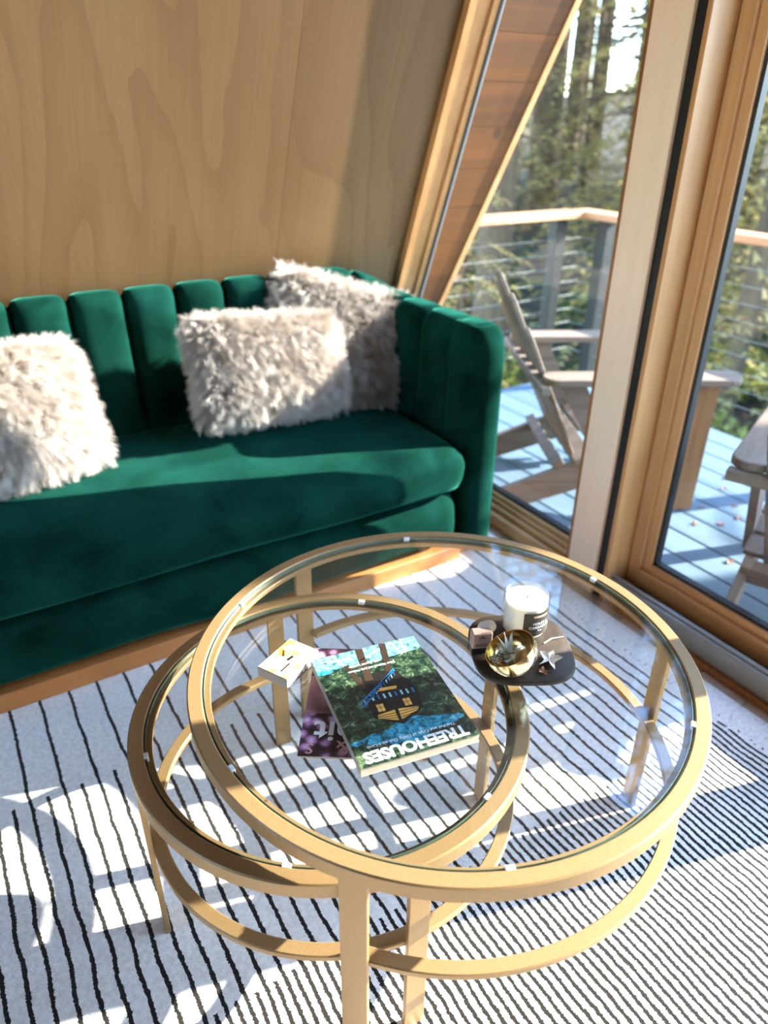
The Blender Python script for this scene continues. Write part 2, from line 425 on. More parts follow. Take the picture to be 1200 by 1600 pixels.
door_part('gasket', boxbm(1.722, 1.744, 1.176, 1.186, 0.122, 1.856), M_gasket)
door_part('gasket', boxbm(1.722, 1.744, DY0 + 0.085, 1.186, 0.122, 0.131), M_gasket)
door_part('pane', boxbm(1.7315, 1.7375, DY0 + 0.08, 1.18, 0.128, 1.86), M_win)
# second door leaf, out of frame to the right
dr2 = struct(obj('door_2', boxbm(1.695, 1.765, DY0 - 0.05, DY0 - 0.003, 0.034, 1.95), M_fir))
obj('pane', boxbm(1.7315, 1.7375, -0.86, DY0 - 0.05, 0.1, 1.95), M_win, dr2)
obj('bottom_rail', boxbm(1.695, 1.765, -0.86, DY0 - 0.05, 0.034, 0.11), M_firY, dr2)
# threshold track
th = struct(obj('trim_threshold', rbox(XW + 0.012, XW + 0.03, -1.2, 1.262, 0.0, 0.068, 0.002, 1), M_alu))
obj('track_lip', rbox(XW + 0.026, XW + 0.042, -1.2, 1.262, 0.058, 0.074, 0.002, 1), M_alu, th)
obj('track_floor', boxbm(XW + 0.03, 1.80, -1.2, 1.262, FLOOR, 0.03), M_black, th)
obj('edge_strip', rbox(XW - 0.006, XW + 0.012, -1.2, 1.262, FLOOR, 0.006, 0.002, 1), M_fird, th)
# header over the door and wall above it
struct(obj('trim_header', boxbm(XW, 1.79, -0.7, 1.303, 1.95, 2.12), M_firY))
bm = bmesh.new(); prism(bm, [Vector((XW + 0.02, -0.45, 2.12)), Vector((XW + 0.02, 1.303, 2.12)), Vector((XW + 0.02, 1.303, 3.55)), Vector((XW + 0.02, 0.70, 5.0))], Vector((0.15, 0, 0)))
struct(obj('wall_gable', bm, M_ply))
# fixed trapezoid window left of the post
wn = struct(obj('window_1', rbox(XW + 0.004, XW + 0.12, 1.433, 2.79, FLOOR, 0.034, 0.002, 1), M_firY))
obj('sill_step', rbox(XW + 0.03, XW + 0.12, 1.433, 2.77, 0.034, 0.050, 0.002, 1), M_firY, wn)
obj('sill_step', rbox(XW + 0.05, XW + 0.12, 1.433, 2.76, 0.050, 0.064, 0.002, 1), M_firY, wn)
obj('glazing_bead', rbox(XW + 0.064, XW + 0.12, 1.433, 2.75, 0.064, 0.078, 0.002, 1), M_firY, wn)
obj('gasket', boxbm(XW + 0.080, XW + 0.105, 1.433, 2.74, 0.078, 0.088), M_gasket, wn)
ztop = 3.25
bm = bmesh.new(); prism(bm, [Vector((1.690, 1.433, 0.08)), slope_pt(1.690, 0.08, 2.76), slope_pt(1.690, ztop, 2.76), Vector((1.690, 1.433, ztop))], Vector((0.006, 0, 0)))
obj('pane', bm, M_win, wn)
# rake jamb along the leaning wall: two stepped strips then a dark gasket
def rake(nm, x0, x1, D, t, mat, parent=None, z0=-0.02, z1=3.4):
    bm = prismbm([slope_pt(x0, z0, D), slope_pt(x1, z0, D), slope_pt(x1, z1, D), slope_pt(x0, z1, D)], SN * t)
    return obj(nm, bm, mat, parent)
rk = struct(rake('trim_rake', 1.577, 1.615, 2.752, 0.09, M_firm))
rake('rake_step', 1.615, 1.660, 2.758, 0.08, M_firm, rk)
rake('rake_bead', 1.660, 1.684, 2.748, 0.08, M_firm, rk)
rake('gasket', 1.684, 1.694, 2.744, 0.07, M_gasket, rk)
rake('drip_edge', 1.697, 1.706, 2.752, 0.07, M_alu, rk)

# --- roof overhang outside: cedar soffit boards ending at a raking prow edge
def prow_x(z): return 1.70 + 0.178 * z
sf = struct(rake('trim_soffit_back', 1.70, 1.72, 2.80, 0.12, M_cedar, None, -0.3, 5.0))
nb = 26
for i in range(nb):
    z0 = -0.15 + i * 0.132; z1 = z0 + 0.1305
    pts = [slope_pt(1.706, z0, 2.756), slope_pt(max(prow_x(z0) - 0.012, 1.712), z0, 2.756), slope_pt(max(prow_x(z1) - 0.012, 1.714), z1, 2.756), slope_pt(1.706, z1, 2.756)]
    obj('soffit_board', prismbm(pts, SN * 0.02), M_cedar, sf)
fb = struct(obj('trim_fascia', prismbm([slope_pt(prow_x(-0.1) - 0.012, -0.1, 2.750), slope_pt(prow_x(-0.1) + 0.012, -0.1, 2.750), slope_pt(prow_x(5.0) + 0.012, 5.0, 2.750), slope_pt(prow_x(5.0) - 0.012, 5.0, 2.750)], SN * 0.16), M_fir))
# the opposite rake of the prow roof
def prow_opp(x, z): return Vector((x, YO + SL * z, z))
struct(obj('trim_soffit_opposite', prismbm([prow_opp(1.64, -0.3), prow_opp(1.70, -0.3), prow_opp(prow_x(5.0), 5.0), prow_opp(1.64, 5.0)], Vector((0, -1, SL)).normalized() * 0.14), M_cedar))

# ================================================================== OUTDOORS: deck, rail
DZ = -0.05
dk = struct(obj('floor_deck_frame', boxbm(1.80, 3.22, -2.0, 3.05, DZ - 0.26, DZ - 0.04), M_tree_bark))
dme = None
for i in range(10):
    x0 = 1.800 + i * 0.1455
    if dme is None:
        o = obj('deck_board', rbox(0, 0.139, -2.0, 3.08, -0.028, 0, 0.003, 1), M_deck, dk); dme = o.data
    else: o = obj('deck_board', dme, None, dk)
    o.location = (x0, 0, DZ)
rail = thing('deck_railing', 'cable railing with cedar cap and black posts around the deck', 'railing', (3.2, 3.1, DZ))
def rl(nm, bm, mat): return obj(nm, bm, mat, rail, loc=(-3.2, -3.1, -DZ))
rl('rail_cap', rbox(3.13, 3.27, -2.0, 3.14, 0.85, 0.885, 0.004, 1), M_cap)
rl('rail_cap', rbox(1.75, 3.13, 3.03, 3.17, 0.85, 0.885, 0.004, 1), M_cap)
for (px, py) in ((3.2, 2.92), (3.02, 3.1), (3.2, 1.35), (3.2, -0.25), (1.85, 3.1)):
    rl('rail_post', rbox(px - 0.035, px + 0.035, py - 0.035, py + 0.035, DZ, 0.85, 0.003, 1), M_black)
for k in range(9):
    z = 0.74 - k * 0.0775
    rl('cable', tubebm([(3.2, -2.0, z), (3.2, 3.1, z)], 0.0015, 6), M_steel)
    rl('cable', tubebm([(1.75, 3.1, z), (3.2, 3.1, z)], 0.0015, 6), M_steel)

# ================================================================== OUTDOORS: chairs
def chair_tree(label, loc, rz, group=None):
    t = thing('adirondack_chair', label, 'chair', loc, (0, 0, rz), group)
    for s in (-1, 1):
        # arm: rounded-end board
        pts = []
        for k in range(9): a = PI * k / 8; pts.append((s * 0.29 + 0.065 * math.cos(a), 0.31 + 0.055 * math.sin(a), 0.535))
        for k in range(9): a = PI + PI * k / 8; pts.append((s * 0.29 + 0.055 * math.cos(a), -0.32 + 0.05 * math.sin(a), 0.535))
        bm = prismbm(pts, (0, 0, 0.026)); o = obj('armrest', bm, M_weather, t, bevel=0.005)
        # front leg: tapers from a broad bracket to the foot
        pts = [(0.222, 0), (0.298, 0), (0.300, 0.535), (0.185, 0.535), (0.185, 0.31), (0.222, 0.28)]
        obj('front_leg', prismbm([(s * 0.285, y, z) for y, z in pts], (-s * 0.028, 0, 0)), M_weatherZ, t)
        # side rail runs from the high front edge down to the deck at the back
        pts = [(0.30, 0.36), (0.30, 0.25), (0.0, 0.14), (-0.42, 0.0), (-0.60, 0.0), (-0.55, 0.055), (-0.1, 0.235), (0.2, 0.345)]
        obj('side_rail', prismbm([(s * 0.255, y, z) for y, z in pts], (-s * 0.026, 0, 0)), M_weather, t)
        obj('rear_brace', prismbm([(s * 0.285, 0.02, 0.12), (s * 0.285, -0.07, 0.15), (s * 0.285, -0.31, 0.535), (s * 0.285, -0.21, 0.535)], (-s * 0.026, 0, 0)), M_weather, t)
    for k in range(6):
        y = 0.285 - k * 0.088; z = 0.372 - max(0, (0.285 - y)) * 0.38
        o = obj('seat_slat', rbox(-0.265, 0.265, -0.039, 0.039, 0, 0.02, 0.003, 1), M_weather, t); o.location = (0, y, z); o.rotation_euler = (math.atan(0.38), 0, 0)
    lean = math.atan(0.47)
    lens = [0.60, 0.71, 0.77, 0.71, 0.60]
    for k in range(5):
        x = (k - 2) * 0.104; L = lens[k]; w_ = 0.032; tw = 0.040
        pts = [(-w_ * 0.8, 0, 0), (w_ * 0.8, 0, 0), (tw, 0, L - 0.05)]
        for j in range(1, 8): a = PI * j / 8; pts.append((tw * math.cos(a), 0, L - 0.05 + 0.05 * math.sin(a)))
        pts.append((-tw, 0, L - 0.05))
        o = obj('back_slat', prismbm(pts, (0, 0.02, 0)), M_weather, t, bevel=0.004)
        o.location = (x * 0.84, -0.185, 0.17); o.rotation_euler = (lean, math.atan((k - 2) * 0.045), 0)
    obj('back_cross_bar', rbox(-0.34, 0.34, -0.385, -0.35, 0.50, 0.535, 0.004, 1), M_weather, t)
    o = obj('back_cross_bar', rbox(-0.25, 0.25, -0.02, 0.02, -0.015, 0.06, 0.003, 1), M_weather, t); o.location = (0, -0.235, 0.15); o.rotation_euler = (lean, 0, 0)
    return t
def place_chair(label, cx, cy, fx, fy, src=None):
    rz = math.atan2(fy, fx) - PI / 2
    return chair_tree(label, (cx, cy, DZ), rz)
place_chair('weathered wooden garden chair on the deck behind the sofa arm', 2.30, 1.95, 0.878, -0.479)
place_chair('weathered wooden garden chair at the right picture edge, one arm showing', 2.26, 0.89, 0.90, 0.36)

# ================================================================== RUG
def rug():
    bm = bmesh.new(); x0, x1, y0, y1 = -1.1, 1.555, -0.9, 2.15; nx, ny = 90, 100
    g = [[bm.verts.new((x0 + (x1 - x0) * i / nx, y0 + (y1 - y0) * j / ny, (random.random() - .5) * 0.0012 - (0.005 if i in (0, nx) or j in (0, ny) else 0.0005))) for i in range(nx + 1)] for j in range(ny + 1)]
    for j in range(ny):
        for i in range(nx): bm.faces.new((g[j][i], g[j][i + 1], g[j + 1][i + 1], g[j + 1][i]))
    edge = [g[0][i] for i in range(nx + 1)] + [g[j][nx] for j in range(1, ny + 1)] + [g[ny][i] for i in range(nx - 1, -1, -1)] + [g[j][0] for j in range(ny - 1, 0, -1)]
    low = [bm.verts.new((v.co.x, v.co.y, FLOOR + 0.0005)) for v in edge]
    k = len(edge)
    for i in range(k): bm.faces.new((edge[(i + 1) % k], edge[i], low[i], low[(i + 1) % k]))
    bm.faces.new(low)
    o = obj('area_rug', bm, M_rug, smooth=60)
    tag(o, 'white pile area rug with thin wavy black stripes under the coffee tables', 'rug')
rug()

# ================================================================== SOFA
SX0, SX1, SYF, SYB, STOP = -0.78, 1.49, 1.66, 2.44, 0.785
sofa = thing('sofa', 'emerald green velvet sofa with channel tufted back and arms', 'sofa', (0.35, 2.1, 0))
def sf_(nm, bm, mat, **k): return obj(nm, bm, mat, sofa, loc=(-0.35, -2.1, 0), **k)
# outer U path: right arm front -> right back corner -> left back corner -> left arm front
RC = 0.15
def upath():
    P = []
    segs = []
    def arc(cx, cy, a0, a1, k=14):
        return [(cx + RC * math.cos(a0 + (a1 - a0) * i / k), cy + RC * math.sin(a0 + (a1 - a0) * i / k)) for i in range(k + 1)]
    P += [(SX1, SYF + 0.05 + (SYB - RC - SYF - 0.05) * i / 20) for i in range(20)]
    P += arc(SX1 - RC, SYB - RC, 0, PI / 2)
    n = 60; P += [(SX1 - RC - (SX1 - SX0 - 2 * RC) * i / n, SYB) for i in range(1, n)]
    P += arc(SX0 + RC, SYB - RC, PI / 2, PI)
    P += [(SX0, SYB - RC - (SYB - RC - SYF - 0.05) * i / 20) for i in range(1, 21)]
    return [Vector((x, y, 0)) for x, y in P]
PATH = upath(); CUM = [0.0]
for a, b in zip(PATH, PATH[1:]): CUM.append(CUM[-1] + (b - a).length)
LEN = CUM[-1]
def at_s(s):
    s = min(max(s, 0), LEN)
    for i in range(len(CUM) - 1):
        if CUM[i + 1] >= s:
            t = (s - CUM[i]) / (CUM[i + 1] - CUM[i]); p = PATH[i].lerp(PATH[i + 1], t); d = (PATH[i + 1] - PATH[i]).normalized(); break
    return p, Vector((-d.y, d.x, 0))         # inward normal
s_arm = CUM[20]; s_back0 = CUM[34]; s_back1 = LEN - s_back0; s_arm1 = LEN - s_arm
def sm(a, b, x):
    t = min(max((x - a) / (b - a), 0), 1); return t * t * (3 - 2 * t)
def thick(s, zz):
    """shell thickness at arc length s; zz = 0 at the seat, 1 at the top"""
    k = sm(s_arm - 0.1, s_back0 + 0.05, s) * (1 - sm(s_back1 - 0.05, s_arm1 + 0.1, s))
    arm = 0.125 + 0.015 * (1 - zz); back = 0.10 + 0.075 * (1 - zz)
    return arm * (1 - k) + back * k
def channel(s0, s1):
    bm = bmesh.new(); NU, rows = 12, []
    for iu in range(NU + 1):
        u = iu / NU; s = s0 + (s1 - s0) * u; p, nrm = at_s(s)
        e = abs(2 * u - 1); bul = math.sqrt(max(0, 1 - e ** 4.5)); kk = sm(s_arm - 0.05, s_back0 + 0.1, s) * (1 - sm(s_back1 - 0.1, s_arm1 + 0.05, s)); zt = STOP + 0.072 * kk - (0.014 + 0.012 * kk) * (1 - bul); b_ = -(0.012 + 0.018 * kk) + (0.020 + 0.020 * kk) * math.sqrt(max(0, 1 - e ** 3.0))
        prof = []
        tt = thick(s, 1.0) + b_
        prof.append((0.004, 0.40)); prof.append((0.004, zt - 0.06))
        R = 0.045; rin = min(0.055, tt * 0.45)
        for k in range(1, 6): a = PI - (PI / 2) * k / 5; prof.append((0.004 + R + R * math.cos(a), zt - R + R * math.sin(a)))
        for k in range(0, 7): a = PI / 2 - (PI / 2) * k / 6; prof.append((tt - rin + rin * math.cos(a), zt - rin + rin * math.sin(a)))
        for k in range(1, 9):
            z = (zt - rin) + (0.33 - (zt - rin)) * k / 8; prof.append((thick(s, (z - 0.33) / (STOP - 0.33)) + b_, z))
        rows.append([bm.verts.new((p + nrm * d).to_tuple()[:2] + (z,)) for d, z in prof])
    for A, B in zip(rows, rows[1:]):
        for j in range(len(A) - 1): bm.faces.new((A[j], A[j + 1], B[j + 1], B[j]))
    bmesh.ops.recalc_face_normals(bm, faces=bm.faces[:])
    # make sure normals point away from the shell centre
    return bm
cuts = [0.0]
s_first = s_back0 + (SX1 - RC - 1.33)
arm_cuts = [0.0, 0.10, 0.27, 0.44, 0.60]
cuts = arm_cuts + [s_first + 0.1615 * k for k in range(0, 13)]
cuts = [c for c in cuts if c < LEN - s_first - 0.05] + [LEN - s_first] + [LEN - c for c in arm_cuts[::-1]]
for a, b in zip(cuts, cuts[1:]): sf_('back_channel', channel(a, b), M_velvet, smooth=180)
# outer shell below the channels
bm = bmesh.new(); rows = []
for i in range(len(PATH)):
    p, nrm = at_s(CUM[i]); q = p + nrm * 0.05
    rows.append([bm.verts.new((p.x, p.y, 0.055)), bm.verts.new((p.x, p.y, 0.72)), bm.verts.new((q.x, q.y, 0.72)), bm.verts.new((q.x, q.y, 0.055))])
for A, B in zip(rows, rows[1:]):
    for j in range(4): bm.faces.new((A[j], B[j], B[(j + 1) % 4], A[(j + 1) % 4]))
bm.faces.new(rows[0]); bm.faces.new(rows[-1]); bmesh.ops.recalc_face_normals(bm, faces=bm.faces[:])
sf_('outer_shell', bm, M_velvet, smooth=40)
# arm fronts: rounded upright panels
def arm_front(x0, x1):
    bm = bmesh.new(); ns, na_ = 28, 14; xc, hw = (x0 + x1) / 2, (x1 - x0) / 2; rows = []
    zs = [0.055 + (0.70 - 0.055) * k / 16 for k in range(17)] + [0.70 + 0.08 * math.sin(PI / 2 * k / 7) for k in range(1, 8)]
    for z in zs:
        k = 0 if z <= 0.70 else 1 - math.sqrt(max(0, 1 - ((z - 0.70) / 0.08) ** 2))
        w2 = hw * (1 - 0.45 * k); yb = 0.055 * k
        row = []
        for i in range(na_ + 1):
            a = PI * i / na_ ; ex = math.copysign(abs(math.cos(a)) ** 0.8, math.cos(a)); ey = math.sin(a) ** 0.9
            row.append(bm.verts.new((xc - w2 * ex, SYF + 0.075 - (0.075 - yb) * ey, z)))
        row.append(bm.verts.new((xc + w2, SYF + 0.16, z))); row.insert(0, bm.verts.new((xc - w2, SYF + 0.16, z)))
        rows.append(row)
    for A, B in zip(rows, rows[1:]):
        for j in range(len(A) - 1): bm.faces.new((A[j], A[j + 1], B[j + 1], B[j]))
    bm.faces.new(rows[-1])
    bmesh.ops.recalc_face_normals(bm, faces=bm.faces[:]); return bm
sf_('arm_front', arm_front(1.362, 1.492), M_velvet, smooth=180)
sf_('arm_front', arm_front(SX0 - 0.002, SX0 + 0.128), M_velvet, smooth=180)
# seat cushion with crowned top
def puff(x0, x1, y0, y1, z0, z1, r, crown, front, nx=40, wr=0.004, seed=1):
    bm = boxbm(x0, x1, y0, y1, z0, z1)
    bmesh.ops.subdivide_edges(bm, edges=[e for e in bm.edges if abs(e.verts[0].co.x - e.verts[1].co.x) > 0.1], cuts=nx, use_grid_fill=True)
    bmesh.ops.subdivide_edges(bm, edges=[e for e in bm.edges if abs(e.verts[0].co.y - e.verts[1].co.y) > 0.1], cuts=14, use_grid_fill=True)
    bmesh.ops.subdivide_edges(bm, edges=[e for e in bm.edges if abs(e.verts[0].co.z - e.verts[1].co.z) > 0.08], cuts=7, use_grid_fill=True)
    rnd = random.Random(seed); ph = [rnd.uniform(0, 6) for _ in range(8)]
    for v in bm.verts:
        c = v.co.copy(); u = (c.x - x0) / (x1 - x0); t = (c.y - y0) / (y1 - y0); q = (c.z - z0) / (z1 - z0)
        # rounded edges: pull the box towards an inset box
        ix = min(max(c.x, x0 + r), x1 - r); iy = min(max(c.y, y0 + r), y1 - r); iz = min(max(c.z, z0 + r), z1 - r)
        inn = Vector((ix, iy, iz)); d = c - inn
        if d.length > 1e-9: c = inn + d.normalized() * min(r, d.length) if d.length > r else inn + d
        sx = math.sin(PI * u) ** 0.35 if 0 < u < 1 else 0
        st = math.sin(PI * min(max(t, 0), 1)) ** 0.5 if 0 < t < 1 else 0.0
        c.z += crown * sx * (0.35 + 0.65 * st) * q
        c.y -= front * (1 - t) * math.sin(PI * min(max(q, 0), 1)) ** 0.6 * (0.5 + 0.5 * sx)
        c.z += wr * math.sin(9 * u * 3 + ph[0] + 4 * t) * math.sin(5 * t + ph[1]) * 0.5
        c.y -= wr * (1 - t) * math.sin(14 * u + 5 * q + ph[2])
        v.co = c
    bmesh.ops.recalc_face_normals(bm, faces=bm.faces[:])
    return bm
sf_('seat_cushion', puff(SX0 + 0.13, 1.352, 1.652, 2.33, 0.255, 0.415, 0.062, 0.022, 0.018, 60, 0.005, 3), M_velvet, smooth=180)
sf_('base', puff(SX0 + 0.12, 1.340, 1.672, 2.38, 0.055, 0.262, 0.06, 0.0, 0.012, 60, 0.006, 5), M_velvet, smooth=180)
sf_('plinth', rbox(SX0 + 0.02, 1.345, 1.668, 2.40, 0.0, 0.055, 0.003, 1), M_plinth)
sf_('plinth', rbox(1.345, 1.472, 1.70, 2.40, 0.0, 0.055, 0.003, 1), M_plinth)

# ================================================================== FUR PILLOWS
def pillow(label, w_, h_, t_, loc, rot, seed):
    bm = bmesh.new(); NX, NY = 20, 16; top, bot = [], []
    for s, store in ((1, top), (-1, bot)):
        for j in range(NY + 1):
            row = []
            for i in range(NX + 1):
                u, v = 2 * i / NX - 1, 2 * j / NY - 1
                pin = 1 - 0.055 * (abs(u) ** 3 + abs(v) ** 3) * 0 - 0.05 * ((1 - u * u) * v * v + (1 - v * v) * u * u)
                d = (max(0, 1 - u ** 4) * max(0, 1 - v ** 4)) ** 0.55
                row.append(bm.verts.new((u * w_ / 2 * pin, -s * t_ / 2 * d, v * h_ / 2 * pin)))
            store.append(row)
    for store, fl_ in ((top, False), (bot, True)):
        for j in range(NY):
            for i in range(NX):
                f = (store[j][i], store[j][i + 1], store[j + 1][i + 1], store[j + 1][i])
                bm.faces.new(f[::-1] if fl_ else f)
    bmesh.ops.remove_doubles(bm, verts=bm.verts[:], dist=1e-5)
    o = obj('fur_pillow', bm, M_fur, loc=loc, smooth=180); o.rotation_euler = rot
    tag(o, label, 'pillow')
    md = o.modifiers.new('fur', 'PARTICLE_SYSTEM'); ps = md.particle_system; ps.seed = seed; st = ps.settings
    st.type = 'HAIR'; st.count = 9000; st.hair_length = 0.022; st.hair_step = 4; st.render_step = 3; st.display_step = 2
    st.emit_from = 'FACE'; st.use_emit_random = True; st.use_even_distribution = True
    st.use_advanced_hair = True; st.normal_factor = 0.010; st.factor_random = 0.0075; st.tangent_factor = 0.0
    st.object_align_factor = (0, 0, -0.006)
    st.child_type = 'INTERPOLATED'; st.rendered_child_count = 22; st.child_percent = 1; st.clump_factor = 0.1; st.clump_shape = -0.1
    st.roughness_1 = 0.006; st.roughness_1_size = 0.4; st.roughness_endpoint = 0.006; st.roughness_2 = 0.005
    st.root_radius = 0.9; st.tip_radius = 0.25; st.radius_scale = 0.0005
    st.material = 1
    return o
pillow('shaggy white fur pillow at the left picture edge, tilted on the seat', 0.54, 0.32, 0.15, (0.06, 2.06, 0.645), (-0.50, 0.07, 0.30), 11)
pillow('shaggy white oblong fur pillow in front, right of the sofa middle', 0.475, 0.275, 0.14, (0.885, 2.12, 0.645), (-0.38, 0.075, 0.04), 12)
pillow('shaggy white fur pillow tucked behind the oblong one, in the sofa corner', 0.46, 0.38, 0.14, (1.20, 2.235, 0.650), (-0.40, 0.27, -0.30), 13)

# ================================================================== NESTING COFFEE TABLES
def coffee_table(name, label, cx, cy, R, h, leg_angles, zs, arc, lw):
    t = thing(name, label, 'table', (cx, cy, 0))
    rw = 0.026
    obj('rim', lathe(bandprof(R - rw, R, h - 0.030, h), 128), M_gold, t, smooth=35)
    obj('glass_ledge', lathe(bandprof(R - rw - 0.013, R - rw + 0.001, h - 0.020, h - 0.0095, 0.001), 128), M_gold, t, smooth=35)
    rg = R - rw - 0.0028
    g = lathe([(0.0, h - 0.0095), (rg, h - 0.0095), (rg, h - 0.0015), (0.0, h - 0.0015)], 128, closed_profile=False)
    o = obj('glass_top', g, M_top, t)
    obj('glass_edge', lathe([(rg - 0.0004, h - 0.0094), (rg + 0.0004, h - 0.0094), (rg + 0.0004, h - 0.0017), (rg - 0.0004, h - 0.0017)], 128), M_gedge, o)
    for k in range(6):
        a = leg_angles[0] + math.radians(27) + k * PI / 3
        b_ = obj('glass_pad', rbox(-0.004, 0.004, -0.007, 0.007, h - 0.0096, h + 0.0004, 0.0018, 2), M_pad, o)
        b_.location = ((rg + 0.0005) * math.cos(a), (rg + 0.0005) * math.sin(a), 0); b_.rotation_euler = (0, 0, a)
    for a in leg_angles:
        l_ = obj('leg', rbox(R - 0.0115, R - 0.0015, -lw / 2, lw / 2, 0.0, h - 0.0285, 0.0015, 2), M_gold, t); l_.rotation_euler = (0, 0, a)
    obj('stretcher_ring', lathe(bandprof(R - 0.034, R - 0.0105, zs - 0.013, zs, 0.002), 120, arc[0], arc[1]), M_gold, t, smooth=35)
    return t
M_pad = plain('clear_pad', srgb(225, 225, 220), 0.2)
LT = (0.648, 0.828); LR = 0.4555; LH = 0.472
ST = (0.443, 0.878); SR = 0.348; SH = 0.415
rad = math.radians
coffee_table('large_coffee_table', 'larger round gold coffee table with clear glass top, three legs', LT[0], LT[1], LR, LH, [rad(99), rad(219), rad(339)], 0.262, (rad(219) - 2 * PI + 0.03, rad(99) - 0.03), 0.042)
coffee_table('small_coffee_table', 'smaller round gold coffee table nested under the larger glass top', ST[0], ST[1], SR, SH, [rad(83.5 + 90 * k) for k in range(4)], 0.232, (0, 2 * PI), 0.036)

# ================================================================== THINGS ON THE GLASS
GT = LH - 0.0013
def flat(poly, z, mat, parent, name, t=0.0004):
    o = obj(name, prismbm([(x, y, z) for x, y in poly], (0, 0, t)), mat, parent); return o
M_paper = plain('page_edges', srgb(176, 160, 138), 0.8)
def foliage_print():
    m, n, b = newmat('foliage_cover_print')
    v = coords(n, rnd=False); f = noise(n, v, 90.0, 5, 0.7, 0.6); g = noise(n, v, 14.0, 3, 0.6)
    sp = nd(n, 'ShaderNodeSeparateXYZ'); tc = nd(n, 'ShaderNodeTexCoord'); n.links.new(tc.outputs['Object'], sp.inputs[0])
    col = ramp(n, f, [(0.36, srgb(8, 14, 11)), (0.50, srgb(26, 50, 38)), (0.60, srgb(72, 92, 62)), (0.74, srgb(168, 176, 140))])
    teal = ramp(n, f, [(0.38, srgb(20, 60, 62)), (0.55, srgb(40, 150, 176)), (0.72, srgb(140, 208, 214))])
    k1 = math_node(n, 'GREATER_THAN', math_node(n, 'ADD', math_node(n, 'MULTIPLY', math_node(n, 'SUBTRACT', 0.0, sp.outputs[1]), 1.0), math_node(n, 'MULTIPLY', g, 0.05)), 0.118)
    tp = math_node(n, 'ABSOLUTE', math_node(n, 'SUBTRACT', sp.outputs[1], 0.082))
    tx = math_node(n, 'MULTIPLY', math_node(n, 'ABSOLUTE', sp.outputs[0]), 0.35)
    k2 = math_node(n, 'LESS_THAN', math_node(n, 'ADD', math_node(n, 'ADD', tp, tx), math_node(n, 'MULTIPLY', g, 0.06)), 0.062)
    col = mix(n, math_node(n, 'MAXIMUM', k1, k2), col, teal)
    n.links.new(col, b.inputs['Base Color']); b.inputs['Roughness'].default_value = 0.28; b.inputs['Coat Weight'].default_value = 0.3
    return m
def blossom_print():
    m, n, b = newmat('blossom_cover_print')
    v = coords(n, rnd=False); f = noise(n, v, 34.0, 4, 0.6, 0.8)
    vor = nd(n, 'ShaderNodeTexVoronoi'); vor.inputs['Scale'].default_value = 48.0; n.links.new(v, vor.inputs['Vector'])
    sp = nd(n, 'ShaderNodeSeparateXYZ'); tc = nd(n, 'ShaderNodeTexCoord'); n.links.new(tc.outputs['Object'], sp.inputs[0])
    pet = ramp(n, math_node(n, 'ADD', math_node(n, 'MULTIPLY', vor.outputs['Distance'], 0.7), math_node(n, 'MULTIPLY', f, 0.5)), [(0.30, srgb(222, 190, 214)), (0.46, srgb(168, 120, 160)), (0.60, srgb(70, 44, 56)), (0.75, srgb(34, 24, 30))])
    soft = ramp(n, noise(n, v, 12.0, 2), [(0.35, srgb(96, 56, 48)), (0.6, srgb(196, 144, 148)), (0.75, srgb(206, 168, 190))])
    k = math_node(n, 'LESS_THAN', math_node(n, 'ABSOLUTE', math_node(n, 'SUBTRACT', sp.outputs[1], -0.008)), 0.045)
    col = mix(n, k, pet, soft)
    n.links.new(col, b.inputs['Base Color']); b.inputs['Roughness'].default_value = 0.3
    return m
M_ink_w = plain('white_print', srgb(240, 240, 236), 0.45, namp=0.0)
M_ink_k = plain('dark_print', srgb(22, 20, 18), 0.4, namp=0.0)
M_ink_blue = plain('blue_print', srgb(38, 104, 150), 0.4, namp=0.1)
M_ink_teal = plain('pale_teal_print', srgb(150, 204, 206), 0.4, namp=0.1)
M_ink_sky = plain('mottled_teal_print', srgb(128, 190, 194), 0.4, nscale=110, namp=0.45)
M_ink_am = plain('amber_print', srgb(236, 178, 84), 0.4, namp=0.15)
M_ink_br = plain('brown_print', srgb(58, 44, 32), 0.4, namp=0.2)
M_foil = plain('rose_foil_print', srgb(214, 160, 150), 0.4, namp=0.0)

# magazine (under the book); local +y is the magazine's own top, pointing at the camera
mg = thing('magazine', 'purple blossom magazine lying under the treehouse book', 'magazine', (0.470, 0.802, GT), (0, 0, rad(-33.5) + PI))
obj('pages', boxbm(-0.0985, 0.0985, -0.1275, 0.1275, 0.0004, 0.0048), M_paper, mg)
obj('cover', rbox(-0.0995, 0.0995, -0.1285, 0.1285, 0.0048, 0.0054, 0.0002, 1), blossom_print(), mg)
o = obj('cover_title', text_me('nit', 0.062, 0.0012), M_ink_w, mg, loc=(0.047, 0.074, 0.0056))
o = obj('cover_title', text_me('&', 0.040, 0.0002), M_foil, mg, loc=(0.030, 0.108, 0.0056))
o = obj('cover_text', text_me('NIN', 0.010, 0.0), M_ink_w, mg, loc=(0.058, -0.002, 0.0056))
o = obj('cover_title', text_me('S', 0.03, 0.0), M_foil, mg, loc=(0.083, 0.112, 0.0056))

